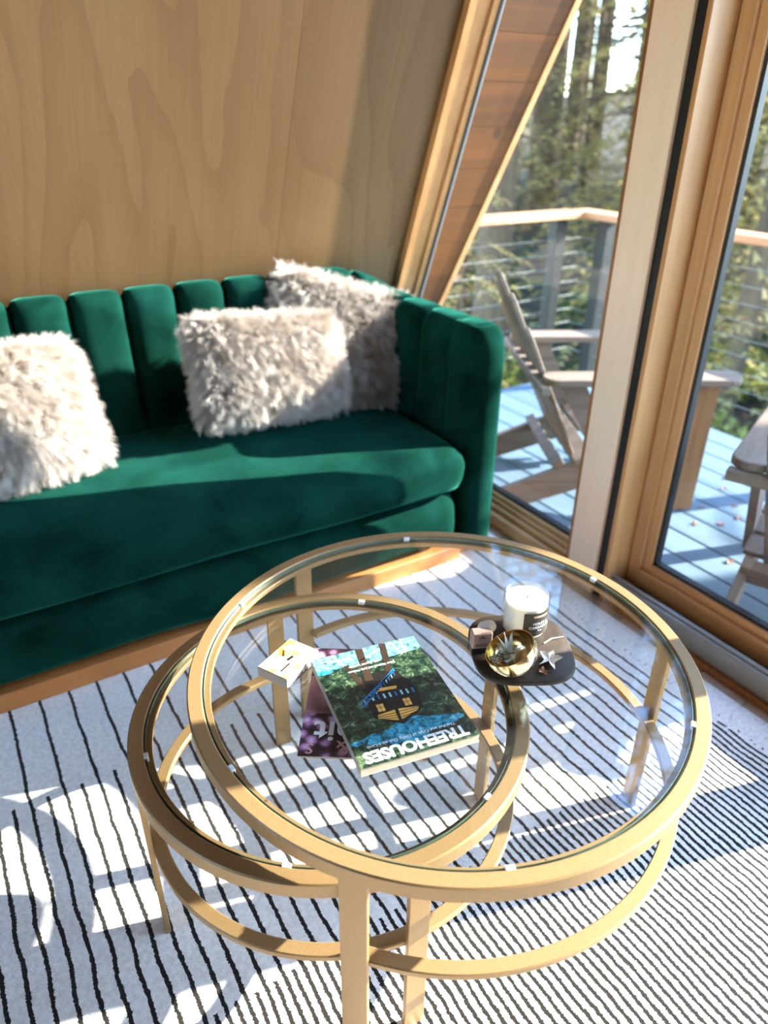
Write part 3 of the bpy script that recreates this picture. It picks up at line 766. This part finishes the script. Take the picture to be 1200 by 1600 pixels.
# book on top, its title nearest the camera and upside down
bk = thing('treehouse_book', 'paperback about treehouses with dark green cover, title towards the camera', 'book', (0.499, 0.774, GT + 0.0055), (0, 0, rad(-10.2) + PI))
BW, BH, BT = 0.0985, 0.130, 0.0165
obj('pages', boxbm(-BW + 0.001, BW - 0.0012, -BH + 0.001, BH - 0.001, 0.0006, BT - 0.0006), M_paper, bk)
M_cov = foliage_print()
obj('back_cover', boxbm(-BW, BW, -BH, BH, 0, 0.0006), M_paper, bk)
cv = obj('front_cover', rbox(-BW, BW, -BH, BH, BT - 0.0006, BT, 0.0002, 1), M_cov, bk)
obj('spine', boxbm(BW - 0.0011, BW, -BH, BH, 0.0006, BT - 0.0006), M_paper, bk)
Zc = BT + 0.00005
def pr(poly, mat, nm='printed_shape', dz=0.0): return flat(poly, Zc + dz, mat, cv, nm, 0.00008)
# printed treehouse (simple generic picture), book coordinates: x right, y up as a reader sees it
def q(x0, y0, x1, y1, w_): 
    d = Vector((x1 - x0, y1 - y0)).normalized(); p = Vector((-d.y, d.x)) * w_ / 2
    return [(x0 + p.x, y0 + p.y), (x1 + p.x, y1 + p.y), (x1 - p.x, y1 - p.y), (x0 - p.x, y0 - p.y)]
pr([(-0.030, -0.060), (0.030, -0.062), (0.042, 0.010), (0.044, 0.040), (0.004, 0.068), (-0.040, 0.044), (-0.048, 0.0)], M_ink_k, 'printed_house')
pr([(-0.098, -0.130), (0.098, -0.130), (0.098, -0.098), (0.02, -0.088), (-0.098, -0.094)], M_ink_sky, 'printed_sky')
for x0, y0, x1, y1, w_, mt in ((0.01, -0.13, 0.02, -0.045, 0.014, M_ink_br), (-0.035, -0.13, -0.02, -0.055, 0.012, M_ink_br), (0.045, -0.095, 0.035, -0.03, 0.010, M_ink_br),
                           (-0.07, -0.13, -0.066, -0.092, 0.003, M_ink_w), (-0.05, -0.13, -0.058, -0.09, 0.002, M_ink_w), (0.06, -0.13, 0.05, -0.095, 0.003, M_ink_w), (0.085, -0.118, 0.03, -0.108, 0.002, M_ink_w), (-0.03, -0.118, 0.02, -0.098, 0.002, M_ink_w)):
    pr(q(x0, y0, x1, y1, w_), mt, 'printed_trunk' if mt is M_ink_br else 'printed_beam', 0.00009)
for dy in (0.0, 0.012):                      # blue stair and its rails, going down to the reader's left
    pr(q(-0.030, -0.055 - dy * 0.4, 0.052, 0.0 + dy, 0.0035), M_ink_blue, 'printed_stair', 0.00018)
for k in range(13):
    x = -0.026 + k * 0.0064; y = -0.054 + k * 0.0046
    pr(q(x, y, x + 0.001, y + 0.012, 0.0013), M_ink_teal if k % 2 else M_ink_blue, 'printed_baluster', 0.00018)
for k in range(8):
    pr(q(-0.040 + k * 0.010, -0.004 - k * 0.0006, -0.040 + k * 0.010, 0.007 - k * 0.0006, 0.0035), M_ink_teal if k % 3 else M_ink_blue, 'printed_railing', 0.00018)
for x, y in ((-0.027, 0.016), (0.019, 0.014)):
    pr([(x, y), (x + 0.012, y - 0.001), (x + 0.013, y + 0.016), (x + 0.001, y + 0.017)], M_ink_am, 'printed_window', 0.00018)
    pr(q(x + 0.0065, y - 0.001, x + 0.007, y + 0.017, 0.0009), M_ink_k, 'printed_mullion', 0.00028)
    pr(q(x, y + 0.008, x + 0.013, y + 0.0075, 0.0009), M_ink_k, 'printed_mullion', 0.00028)
pr([(-0.034, 0.040), (0.000, 0.034), (0.003, 0.058), (-0.030, 0.047)], M_ink_am, 'printed_eave', 0.00018)
pr([(0.006, 0.034), (0.036, 0.036), (0.038, 0.044), (0.008, 0.058)], M_ink_am, 'printed_eave', 0.00018)
for k in range(3):
    pr(q(-0.034, 0.041 + k * 0.004, 0.001, 0.040 + k * 0.0066, 0.0014), M_ink_k, 'printed_rafter', 0.00028)
    pr(q(0.006, 0.041 + k * 0.006, 0.038, 0.039 + k * 0.003, 0.0014), M_ink_k, 'printed_rafter', 0.00028)
pr([(-0.018, -0.018), (0.016, -0.022), (0.018, -0.015), (-0.016, -0.011)], M_ink_am, 'printed_porch', 0.00018)
def slab_text(s, size, w_, loc, parent, bold):
    me_ = text_me(s, size, bold); xs = [v.co.x for v in me_.vertices]; k = w_ / (max(xs) - min(xs))
    for v in me_.vertices: v.co.x *= k
    return obj('cover_title', me_, M_ink_w, parent, loc=loc)
slab_text('TREEHOUSES', 0.0295, 0.172, (0.002, 0.1125, Zc + 0.0003), cv, 0.0011)
slab_text('The Art and Craft of Living Out on a Limb', 0.0082, 0.148, (0.002, 0.0945, Zc + 0.0003), cv, 0.0001)
slab_text('Peter Nelson and Judy Nelson', 0.0072, 0.085, (0.004, -0.076, Zc + 0.0003), cv, 0.0001)
slab_text('with David Larkin', 0.0065, 0.060, (0.012, -0.088, Zc + 0.0003), cv, 0.0001)

# card box
cb = thing('card_box', 'small cream patterned card box on the glass left of the book', 'card box', (0.395, 0.947, GT), (0, 0, rad(27)))
def card_print():
    m, n, b = newmat('card_box_print')
    v = coords(n, (1, 1, 1), rnd=False); br = nd(n, 'ShaderNodeTexVoronoi'); br.inputs['Scale'].default_value = 55.0; br.distance = 'CHEBYCHEV'; n.links.new(v, br.inputs['Vector'])
    f = noise(n, v, 120.0, 4, 0.7)
    col = ramp(n, br.outputs['Color'], [(0.2, srgb(170, 120, 62)), (0.45, srgb(190, 162, 124)), (0.8, srgb(206, 192, 178))])
    col = mix(n, math_node(n, 'MULTIPLY', math_node(n, 'GREATER_THAN', f, 0.60), 0.5), col, srgb(120, 96, 70))
    n.links.new(col, b.inputs['Base Color']); b.inputs['Roughness'].default_value = 0.35; return m
obj('box_body', rbox(-0.0465, 0.0465, -0.0325, 0.0325, 0.0, 0.0205, 0.001, 1), plain('card_box_side', srgb(158, 144, 130), 0.4), cb)
obj('box_face', boxbm(-0.0455, 0.0455, -0.0315, 0.0315, 0.0205, 0.0208), card_print(), cb)
for poly, mt in (([(-0.006, -0.004), (0.008, -0.006), (0.009, -0.001), (-0.005, 0.001)], M_ink_k), ([(-0.035, -0.012), (-0.010, -0.012), (-0.010, -0.009), (-0.035, -0.009)], M_ink_br), ([(-0.002, 0.012), (0.012, 0.022), (0.013, 0.020), (0.0, 0.009)], M_ink_br)):
    flat(poly, 0.0209, mt, cb, 'printed_mark', 0.0001)
o = obj('side_title', text_me('MOON & CARDS', 0.0125, 0.0003), M_ink_w, cb, loc=(0.0, -0.0329, 0.0102)); o.rotation_euler = (PI / 2, PI, 0)
flat([(-0.020, -0.03265), (0.012, -0.03265), (0.012, -0.03285), (-0.020, -0.03285)], 0.001, M_ink_br, cb, 'printed_band', 0.006)

# slate tray
def superell(a, b, e, k=72):
    P = []
    for i in range(k):
        t = 2 * PI * i / k; c, s = math.cos(t), math.sin(t)
        P.append((a * math.copysign(abs(c) ** (2 / e), c), b * math.copysign(abs(s) ** (2 / e), s)))
    return P
tr = thing('slate_tray', 'black slate tray with rounded corners on the glass, right of the book', 'tray', (0.774, 0.765, GT), (0, 0, rad(-30)))
def tray_mat():
    m, n, b = newmat('black_slate')
    v = coords(n, rnd=False); f = noise(n, v, 40.0, 5, 0.65); g = noise(n, coords(n, (1, 8, 1), (0, 0, 0.6), False), 60.0, 3)
    n.links.new(ramp(n, f, [(0.3, srgb(38, 30, 22)), (0.7, srgb(62, 50, 38))]), b.inputs['Base Color'])
    b.inputs['Roughness'].default_value = 0.55; b.inputs['Specular IOR Level'].default_value = 0.22; bump(n, b, f, 0.3, 0.001); return m
TT = 0.0165
bm = bmesh.new(); prof = [(0.90, 0.004), (0.985, 0.0065), (1.0, 0.010), (0.995, 0.0145), (0.975, TT)]; rows = []
for k_, z in prof: rows.append([bm.verts.new((x * k_, y * k_, z)) for x, y in superell(0.092, 0.096, 3.3)])
for A, B in zip(rows, rows[1:]):
    for i in range(len(A)): bm.faces.new((A[i], A[(i + 1) % len(A)], B[(i + 1) % len(A)], B[i]))
bm.faces.new(rows[0][::-1]); bm.faces.new(rows[-1])
obj('slab', bm, tray_mat(), tr, smooth=50)
for a in range(4):
    f_ = obj('foot_pad', lathe([(0, 0.0001), (0.006, 0.0001), (0.006, 0.0045), (0, 0.0045)], 12, closed_profile=False), M_black, tr); f_.location = (0.06 * math.cos(PI / 4 + a * PI / 2), 0.055 * math.sin(PI / 4 + a * PI / 2), 0)
TZ = GT + TT

# candle
cd = thing('candle_jar', 'white candle in a clear glass jar with a dark label, on the slate tray', 'candle', (0.807, 0.797, TZ))
M_jar = pane('jar_glass', (0.97, 0.97, 0.96, 1), 1.45, 1.0)
CR, CH = 0.0420, 0.088
obj('jar', lathe([(0, 0.0004), (CR - 0.003, 0.0004), (CR, 0.004), (CR, CH - 0.002), (CR - 0.0015, CH), (CR - 0.003, CH - 0.001), (CR - 0.003, 0.012), (0, 0.012)], 64, closed_profile=False), M_jar, cd, smooth=40)
m, n, b = newmat('candle_wax'); b.inputs['Base Color'].default_value = srgb(250, 244, 236); b.inputs['Roughness'].default_value = 0.5
b.inputs['Subsurface Weight'].default_value = 0.4; b.inputs['Subsurface Radius'].default_value = (0.02, 0.015, 0.01); b.inputs['Subsurface Scale'].default_value = 0.5
f = noise(n, coords(n, rnd=False), 60.0, 3); bump(n, b, f, 0.1, 0.0006)
obj('wax', lathe([(0, 0.0125), (CR - 0.0036, 0.0125), (CR - 0.0036, CH - 0.011), (CR - 0.006, CH - 0.0125), (0, CH - 0.0125)], 64, closed_profile=False), m, cd, smooth=40)
wk = obj('wick', tubebm([(0, 0, CH - 0.013), (0.0008, 0, CH - 0.009), (0.003, 0.0005, CH - 0.006)], 0.0011, 6), M_ink_k, cd)
obj('label', lathe([(CR + 0.0002, 0.020), (CR + 0.0006, 0.020), (CR + 0.0006, 0.070), (CR + 0.0002, 0.070)], 40, rad(-136), rad(-38)), plain('label_black', srgb(52, 45, 38), 0.45), cd, smooth=30)
lab = cd.children[-1]
obj('label_stripe', lathe([(CR + 0.0007, 0.0605), (CR + 0.0009, 0.0605), (CR + 0.0009, 0.0645), (CR + 0.0007, 0.0645)], 20, rad(-112), rad(-72)), plain('copper_foil', srgb(206, 160, 130), 0.4), lab, smooth=30)
def wrap_text(s, size, z, amid, parent):
    me_ = text_me(s, size, 0.0001)
    for v in me_.vertices:
        a = amid + v.co.x / CR; zz = z + v.co.y
        v.co = ((CR + 0.0011) * math.cos(a), (CR + 0.0011) * math.sin(a), zz)
    return obj('label_text', me_, M_ink_w, parent)
wrap_text('VIOLET &', 0.0075, 0.047, rad(-92), lab); wrap_text('CARDAMOM', 0.0075, 0.039, rad(-92), lab); wrap_text('8 oz', 0.0045, 0.032, rad(-92), lab)

# brass bowl, tilted, with a dried sprig
def brass_mat():
    m, n, b = newmat('polished_brass')
    v = coords(n, (1, 1, 6), rnd=False); f = noise(n, v, 30.0, 3)
    n.links.new(ramp(n, f, [(0.3, srgb(232, 210, 160)), (0.7, srgb(246, 228, 184))]), b.inputs['Base Color'])
    b.inputs['Metallic'].default_value = 1.0; b.inputs['Roughness'].default_value = 0.16; bump(n, b, f, 0.05, 0.001); return m
bw = thing('brass_bowl', 'small polished brass bowl tipped on the slate tray, holding a dried sprig', 'bowl', (0.712, 0.724, TZ + 0.0425)); bw.rotation_euler = Matrix.Rotation(rad(27), 4, Vector((-0.52, -0.85, 0))).to_euler()
BR = 0.0455; prof = []
for k in range(13):
    a = -PI / 2 + (PI / 2 + 0.22) * k / 12; prof.append((max(0.0, BR * math.cos(a)), BR * math.sin(a) * 0.93))
inner = [(max(0, r - 0.0016), z + (0.0016 if r < BR * 0.7 else 0.0)) for r, z in prof[::-1]]
obj('bowl_shell', lathe(prof + inner, 72, closed_profile=False), brass_mat(), bw, smooth=60)
M_sprig = plain('silver_leaf', srgb(232, 230, 212), 0.6); M_seed = plain('dried_seed', srgb(120, 104, 84), 0.8, nscale=300, namp=0.3)
sp = thing('dried_sprig', 'dried silvery leaf sprig lying inside the brass bowl', 'sprig', (0.702, 0.719, TZ + 0.050), (0, 0, 0))
bm = bmesh.new(); rs = random.Random(4)
for k in range(26):
    a0 = Vector((0.012 - 0.001 * k * 0.6, 0.004, -0.008 + rs.uniform(-.002, .002)))
    d = Vector((rs.uniform(-1.0, 0.5), rs.uniform(-0.2, 0.9), rs.uniform(0.15, 0.9))).normalized(); L = rs.uniform(0.020, 0.040)
    side = d.cross(Vector((0, 0, 1))).normalized() * 0.0019; up = Vector((0, 0, 1))
    p1 = a0 + d * L * 0.5 + up * 0.002; p2 = a0 + d * L
    v = [bm.verts.new(x) for x in (a0 - side * .5, a0 + side * .5, p1 + side, p2, p1 - side)]
    bm.faces.new(v)
obj('leaves', bm, M_sprig, sp)
bm = bmesh.new()
for k in range(70):
    c = Vector((-0.012 - rs.random() * 0.024, 0.0 + rs.uniform(-.008, .008), -0.004 + rs.uniform(-.006, .006)))
    bmesh.ops.create_icosphere(bm, subdivisions=1, radius=rs.uniform(0.0012, 0.0026), matrix=Matrix.Translation(c))
obj('seed_head', bm, plain('dried_flower', srgb(176, 160, 128), 0.85, nscale=400, namp=0.35), sp)
obj('stem', tubebm([(0.016, 0.004, -0.012), (0.0, 0.002, -0.006), (-0.034, 0.0, -0.006)], 0.0012, 6), M_seed, sp)

# small pale box, white pebble, leaf and twig on the tray
sb = thing('matchbox', 'small pale pink box with dark base standing behind the brass bowl', 'box', (0.704, 0.795, TZ), (0, 0, rad(-24)))
obj('box_body', rbox(-0.019, 0.019, -0.010, 0.010, 0.010, 0.044, 0.003, 2), plain('pale_pink_box', srgb(168, 138, 124), 0.35, 0.2), sb)
obj('box_base', rbox(-0.019, 0.019, -0.010, 0.010, 0.0, 0.0105, 0.001, 1), M_ink_k, sb)
o = obj('box_text', text_me('WOOD', 0.0070, 0.0002), M_ink_k, sb, loc=(0, -0.0103, 0.018)); o.rotation_euler = (PI / 2, 0, 0)
flat([(-0.006, -0.0101), (0.006, -0.0101), (0.006, -0.0104), (-0.006, -0.0104)], 0.0335, M_ink_br, sb, 'printed_emblem', 0.0012)
flat([(-0.001, -0.0101), (0.001, -0.0101), (0.001, -0.0104), (-0.001, -0.0104)], 0.0335, M_ink_br, sb, 'printed_emblem', 0.006)
bm = bmesh.new(); bmesh.ops.create_icosphere(bm, subdivisions=3, radius=0.018)
for v in bm.verts: v.co = Vector((v.co.x * 1.1, v.co.y * 0.8, v.co.z * 0.7)) * (1 + 0.10 * math.sin(v.co.x * 210) * math.cos(v.co.y * 170))
o = obj('white_pebble', bm, plain('white_stone', srgb(232, 226, 220), 0.35), loc=(0.745, 0.828, TZ + 0.0122), smooth=180); tag(o, 'white pebble wedged between the pale box and the candle', 'pebble')
def dry_leaf(nm, label, loc, rz, size, mat, curl, tip=5):
    bm = bmesh.new(); c = bm.verts.new((0, 0, 0.001)); ring = []
    rr = random.Random(int(size * 1e5)); k = tip * 4
    for i in range(k):
        a = 2 * PI * i / k; r = size * (1.0 if i % 4 == 0 else 0.62 if i % 2 else 0.42) * rr.uniform(0.85, 1.1)
        ring.append(bm.verts.new((r * math.cos(a), r * 0.8 * math.sin(a), 0.001 + curl * abs(math.sin(a * 1.5)) * size)))
    for i in range(k): bm.faces.new((c, ring[i], ring[(i + 1) % k]))
    r = bmesh.ops.extrude_face_region(bm, geom=bm.faces[:])
    for v in r['geom']:
        if isinstance(v, bmesh.types.BMVert): v.co.z += 0.0006
    bmesh.ops.recalc_face_normals(bm, faces=bm.faces[:])
    o = obj(nm, bm, mat, loc=loc); o.rotation_euler = (0, 0, rz); return o
M_dry_w = plain('bleached_leaf', srgb(240, 226, 212), 0.7, nscale=150, namp=0.12); M_dry_b = plain('brown_leaf', srgb(176, 120, 84), 0.75, nscale=60, namp=0.25)
o = dry_leaf('dried_leaf', '', (0.790, 0.706, TZ + 0.0004), 0.6, 0.030, M_dry_w, 0.30); tag(o, 'bleached star-shaped dried leaf right of the brass bowl', 'leaf')
o = dry_leaf('dried_leaf', '', (0.760, 0.690, TZ + 0.0004), 2.0, 0.014, M_dry_b, 0.35); tag(o, 'small brown dried leaf in front of the brass bowl', 'leaf')
o = obj('twig', tubebm([(0, 0, 0), (0.02, 0.002, 0.001), (0.045, -0.004, 0)], [0.0014, 0.0012, 0.0007], 6), M_dry_w, loc=(0.815, 0.748, TZ + 0.0016)); tag(o, 'thin pale twig on the slate beside the candle jar', 'twig')
# fallen leaves on the deck
rs = random.Random(21)
for k, (x, y) in enumerate(((2.35, 1.46), (2.43, 1.40), (2.52, 1.42), (2.60, 1.50), (2.22, 1.24), (2.29, 1.20), (2.70, 1.62), (2.56, 1.32), (2.80, 1.66), (2.48, 1.56))):
    o = dry_leaf('fallen_leaf', '', (x + rs.uniform(-.02, .02), y + rs.uniform(-.02, .02), DZ + 0.0005), rs.uniform(0, 6), rs.uniform(0.014, 0.024), M_dry_b, 0.3)
    tag(o, 'brown dried leaf fallen on the blue-grey deck boards', 'leaf', 'dried leaves on the deck')

# ================================================================== FOREST
def ground_z(x, y):
    d = math.hypot(x - 2.5, y - 1.5)
    return -1.9 + 0.085 * max(0, d - 2.5) + 0.12 * math.sin(x * 0.9) * math.cos(y * 0.8)
m, n, b = newmat('forest_floor')
v = coords(n, rnd=False); f = noise(n, v, 2.2, 6, 0.7)
n.links.new(ramp(n, f, [(0.35, srgb(34, 27, 20)), (0.5, srgb(66, 50, 34)), (0.60, srgb(56, 62, 32)), (0.75, srgb(104, 84, 58))]), b.inputs['Base Color']); b.inputs['Roughness'].default_value = 0.95
bump(n, b, f, 0.8, 0.08)
bm = bmesh.new(); N = 44
g = [[bm.verts.new((-6 + 56 * i / N, -26 + 66 * j / N, ground_z(-6 + 56 * i / N, -26 + 66 * j / N))) for i in range(N + 1)] for j in range(N + 1)]
for j in range(N):
    for i in range(N): bm.faces.new((g[j][i], g[j][i + 1], g[j + 1][i + 1], g[j + 1][i]))
struct(obj('floor_forest', bm, m, smooth=180))

def spray(bm, base, d, L, rs, width=0.10, n_=9, droop=0.5):
    """a flat feathery branchlet: pairs of needle blades along a drooping axis"""
    d = d.normalized(); side = d.cross(Vector((0, 0, 1)));
    if side.length < 1e-3: side = Vector((1, 0, 0))
    side.normalize(); p = base.copy()
    for k in range(n_):
        t = k / n_; p = base + d * (L * t) + Vector((0, 0, -droop * L * t * t)); wd = width * (1 - t * 0.75) * rs.uniform(0.75, 1.2)
        fwd = (d * 0.75 + Vector((0, 0, -droop * t * 1.3))) * wd
        for s in (-1, 1):
            tip = p + side * s * wd + fwd + Vector((0, 0, rs.uniform(-0.35, 0.1) * wd)); e = d * (L / n_ * 0.42)
            bm.faces.new([bm.verts.new(p - e), bm.verts.new(p + e), bm.verts.new(tip)])

def conifer_meshes(h, r0, seed, crown0, nbr, brl, nsp):
    rs = random.Random(seed)
    bm = bmesh.new(); lean = Vector((rs.uniform(-.02, .02), rs.uniform(-.02, .02), 0))
    tube(bm, [lean * (h * t) + Vector((0, 0, h * t - 0.3)) for t in (0, .05, .2, .4, .7, 1)], [r0 * 1.35, r0, r0 * .88, r0 * .7, r0 * .42, 0.02], 12)
    for k in range(nbr // 3):                 # a few bare limbs
        z = h * rs.uniform(0.08, 0.6); a = rs.uniform(0, 2 * PI); L = rs.uniform(0.4, 1.3)
        tube(bm, [(0, 0, z), (math.cos(a) * L * .6, math.sin(a) * L * .6, z - 0.05), (math.cos(a) * L, math.sin(a) * L, z - 0.22)], [0.03, 0.02, 0.006], 5)
    tme = bpy.data.meshes.new('trunk'); bm.to_mesh(tme); bm.free(); tme.materials.append(M_tree_bark); tme.shade_smooth()
    bm = bmesh.new()
    for k in range(nbr):
        t = crown0 + (1 - crown0) * rs.random() ** 1.1; z = h * t; a = rs.uniform(0, 2 * PI); L = brl * (1.05 - t * 0.75) * rs.uniform(0.7, 1.2)
        d = Vector((math.cos(a), math.sin(a), rs.uniform(-0.15, 0.15)))
        for m_ in range(nsp):
            q_ = (m_ + 0.5) / nsp; base = Vector((0, 0, z)) + d * (L * q_) + Vector((0, 0, -0.35 * L * q_ * q_))
            da = Vector((math.cos(a + rs.uniform(-1.1, 1.1)), math.sin(a + rs.uniform(-1.1, 1.1)), rs.uniform(-0.3, 0.1)))
            spray(bm, base, da, 0.45 * L * (1.1 - q_ * 0.5), rs, 0.11 * brl / 2, 6, 0.55)
    fme = bpy.data.meshes.new('foliage'); bm.to_mesh(fme); bm.free(); fme.materials.append(M_needle)
    return tme, fme
VAR = [conifer_meshes(13, 0.16, 31, 0.12, 120, 2.0, 5), conifer_meshes(16, 0.24, 32, 0.30, 110, 2.4, 5), conifer_meshes(10, 0.11, 33, 0.06, 120, 1.7, 5), conifer_meshes(18, 0.30, 34, 0.48, 80, 2.6, 5)]
def tree(v, x, y, s, rz, label, group=None, nm='conifer'):
    t = thing(nm, label, 'tree', (x, y, ground_z(x, y)), (0, 0, rz), group); t.scale = (s, s, s)
    o = obj('trunk', VAR[v][0], None, t)
    f_ = obj('foliage', VAR[v][1], None, t); f_['kind'] = 'stuff'
    return t
rs = random.Random(5)
pts = []
while len(pts) < 70:
    az = rad(rs.uniform(12, 66)); d = rs.uniform(7.5, 30)
    x, y = d * math.cos(az), d * math.sin(az)
    if x < 4.6 or y + 0.303 * x < 5.0 or any(math.hypot(x - a, y - b_) < 1.7 for a, b_ in pts): continue
    pts.append((x, y))
for i, (x, y) in enumerate(pts):
    v = rs.choice((0, 0, 1, 1, 3, 2, 2)) if math.hypot(x, y) > 9.5 else rs.choice((1, 3, 2))
    az_ = math.degrees(math.atan2(y, x))
    if 16 < az_ < 44: v = rs.choice((0, 2)) if math.hypot(x, y) > 18 else 2
    tree(v, x, y, rs.uniform(0.85, 1.2), rs.uniform(0, 6.28), ('full conifer with boughs almost to the ground in the blurred forest', 'tall conifer with a clear lower trunk in the blurred forest', 'slender young conifer leafy to the ground in the blurred forest', 'thick-trunked tall conifer with a high crown in the blurred forest')[v],
         ('full conifers beyond the deck', 'clear-trunked conifers beyond the deck', 'slender conifers beyond the deck', 'thick-trunked conifers beyond the deck')[v])
tree(3, 8.2, -0.93, 1.0, 0.4, 'unseen tall conifer added right of the deck to shade the rug and sofa front')  # out-of-frame trunk added as a sun blocker for the rug and sofa front
tree(2, 3.42, 4.45, 0.42, 1.0, 'young fir with drooping sunlit boughs just beyond the left deck corner', nm='young_fir')

def bush_mesh(seed, r, n_, lw, mat):
    rs = random.Random(seed); bm = bmesh.new()
    for k in range(n_):
        d = Vector((rs.gauss(0, 1), rs.gauss(0, 1), abs(rs.gauss(0, 0.9)))).normalized() * r * rs.uniform(0.35, 1.0)
        d.z *= 0.8; a = Vector((rs.gauss(0, 1), rs.gauss(0, 1), rs.gauss(0, .6))).normalized(); b_ = a.orthogonal().normalized()
        L = lw * rs.uniform(.6, 1.4)
        bm.faces.new([bm.verts.new(d), bm.verts.new(d + a * L * .5 + b_ * L * .3), bm.verts.new(d + a * L), bm.verts.new(d + a * L * .5 - b_ * L * .3)])
    me_ = bpy.data.meshes.new('leaves'); bm.to_mesh(me_); bm.free(); me_.materials.append(mat); return me_
def fern_mesh(seed, r, nf):
    rs = random.Random(seed); bm = bmesh.new()
    for k in range(nf):
        a = 2 * PI * k / nf + rs.uniform(-.2, .2)
        spray(bm, Vector((0, 0, 0.05)), Vector((math.cos(a), math.sin(a), 1.0)), r, rs, r * 0.2, 14, 0.9)
    me_ = bpy.data.meshes.new('fronds'); bm.to_mesh(me_); bm.free(); me_.materials.append(M_fern); return me_
BUSH = [bush_mesh(1, 0.75, 900, 0.12, M_bush), bush_mesh(2, 0.6, 700, 0.10, M_bush)]; FERN = [fern_mesh(3, 0.9, 16), fern_mesh(4, 0.75, 14)]
rs = random.Random(9); cnt = 0; used = []
while cnt < 46:
    az = rad(rs.uniform(2, 72)); d = rs.uniform(4.3, 13); x, y = d * math.cos(az), d * math.sin(az)
    if (x < 4.0 and y < 3.9) or x < 1.5 or any(math.hypot(x - a, y - b_) < 0.8 for a, b_ in used): continue
    used.append((x, y)); cnt += 1; s = rs.uniform(0.8, 1.5)
    if rs.random() < 0.5: o = obj('fern', rs.choice(FERN), None, loc=(x, y, ground_z(x, y) - 0.02)); tag(o, 'fern clump with arching fronds on the forest floor below the deck', 'fern', 'ferns beyond the deck')
    else: o = obj('bush', rs.choice(BUSH), None, loc=(x, y, ground_z(x, y) - 0.05)); tag(o, 'leafy green bush on the forest floor below the deck', 'bush', 'bushes beyond the deck')
    o.scale = (s, s, s * 1.1); o.rotation_euler = (0, 0, rs.uniform(0, 6))
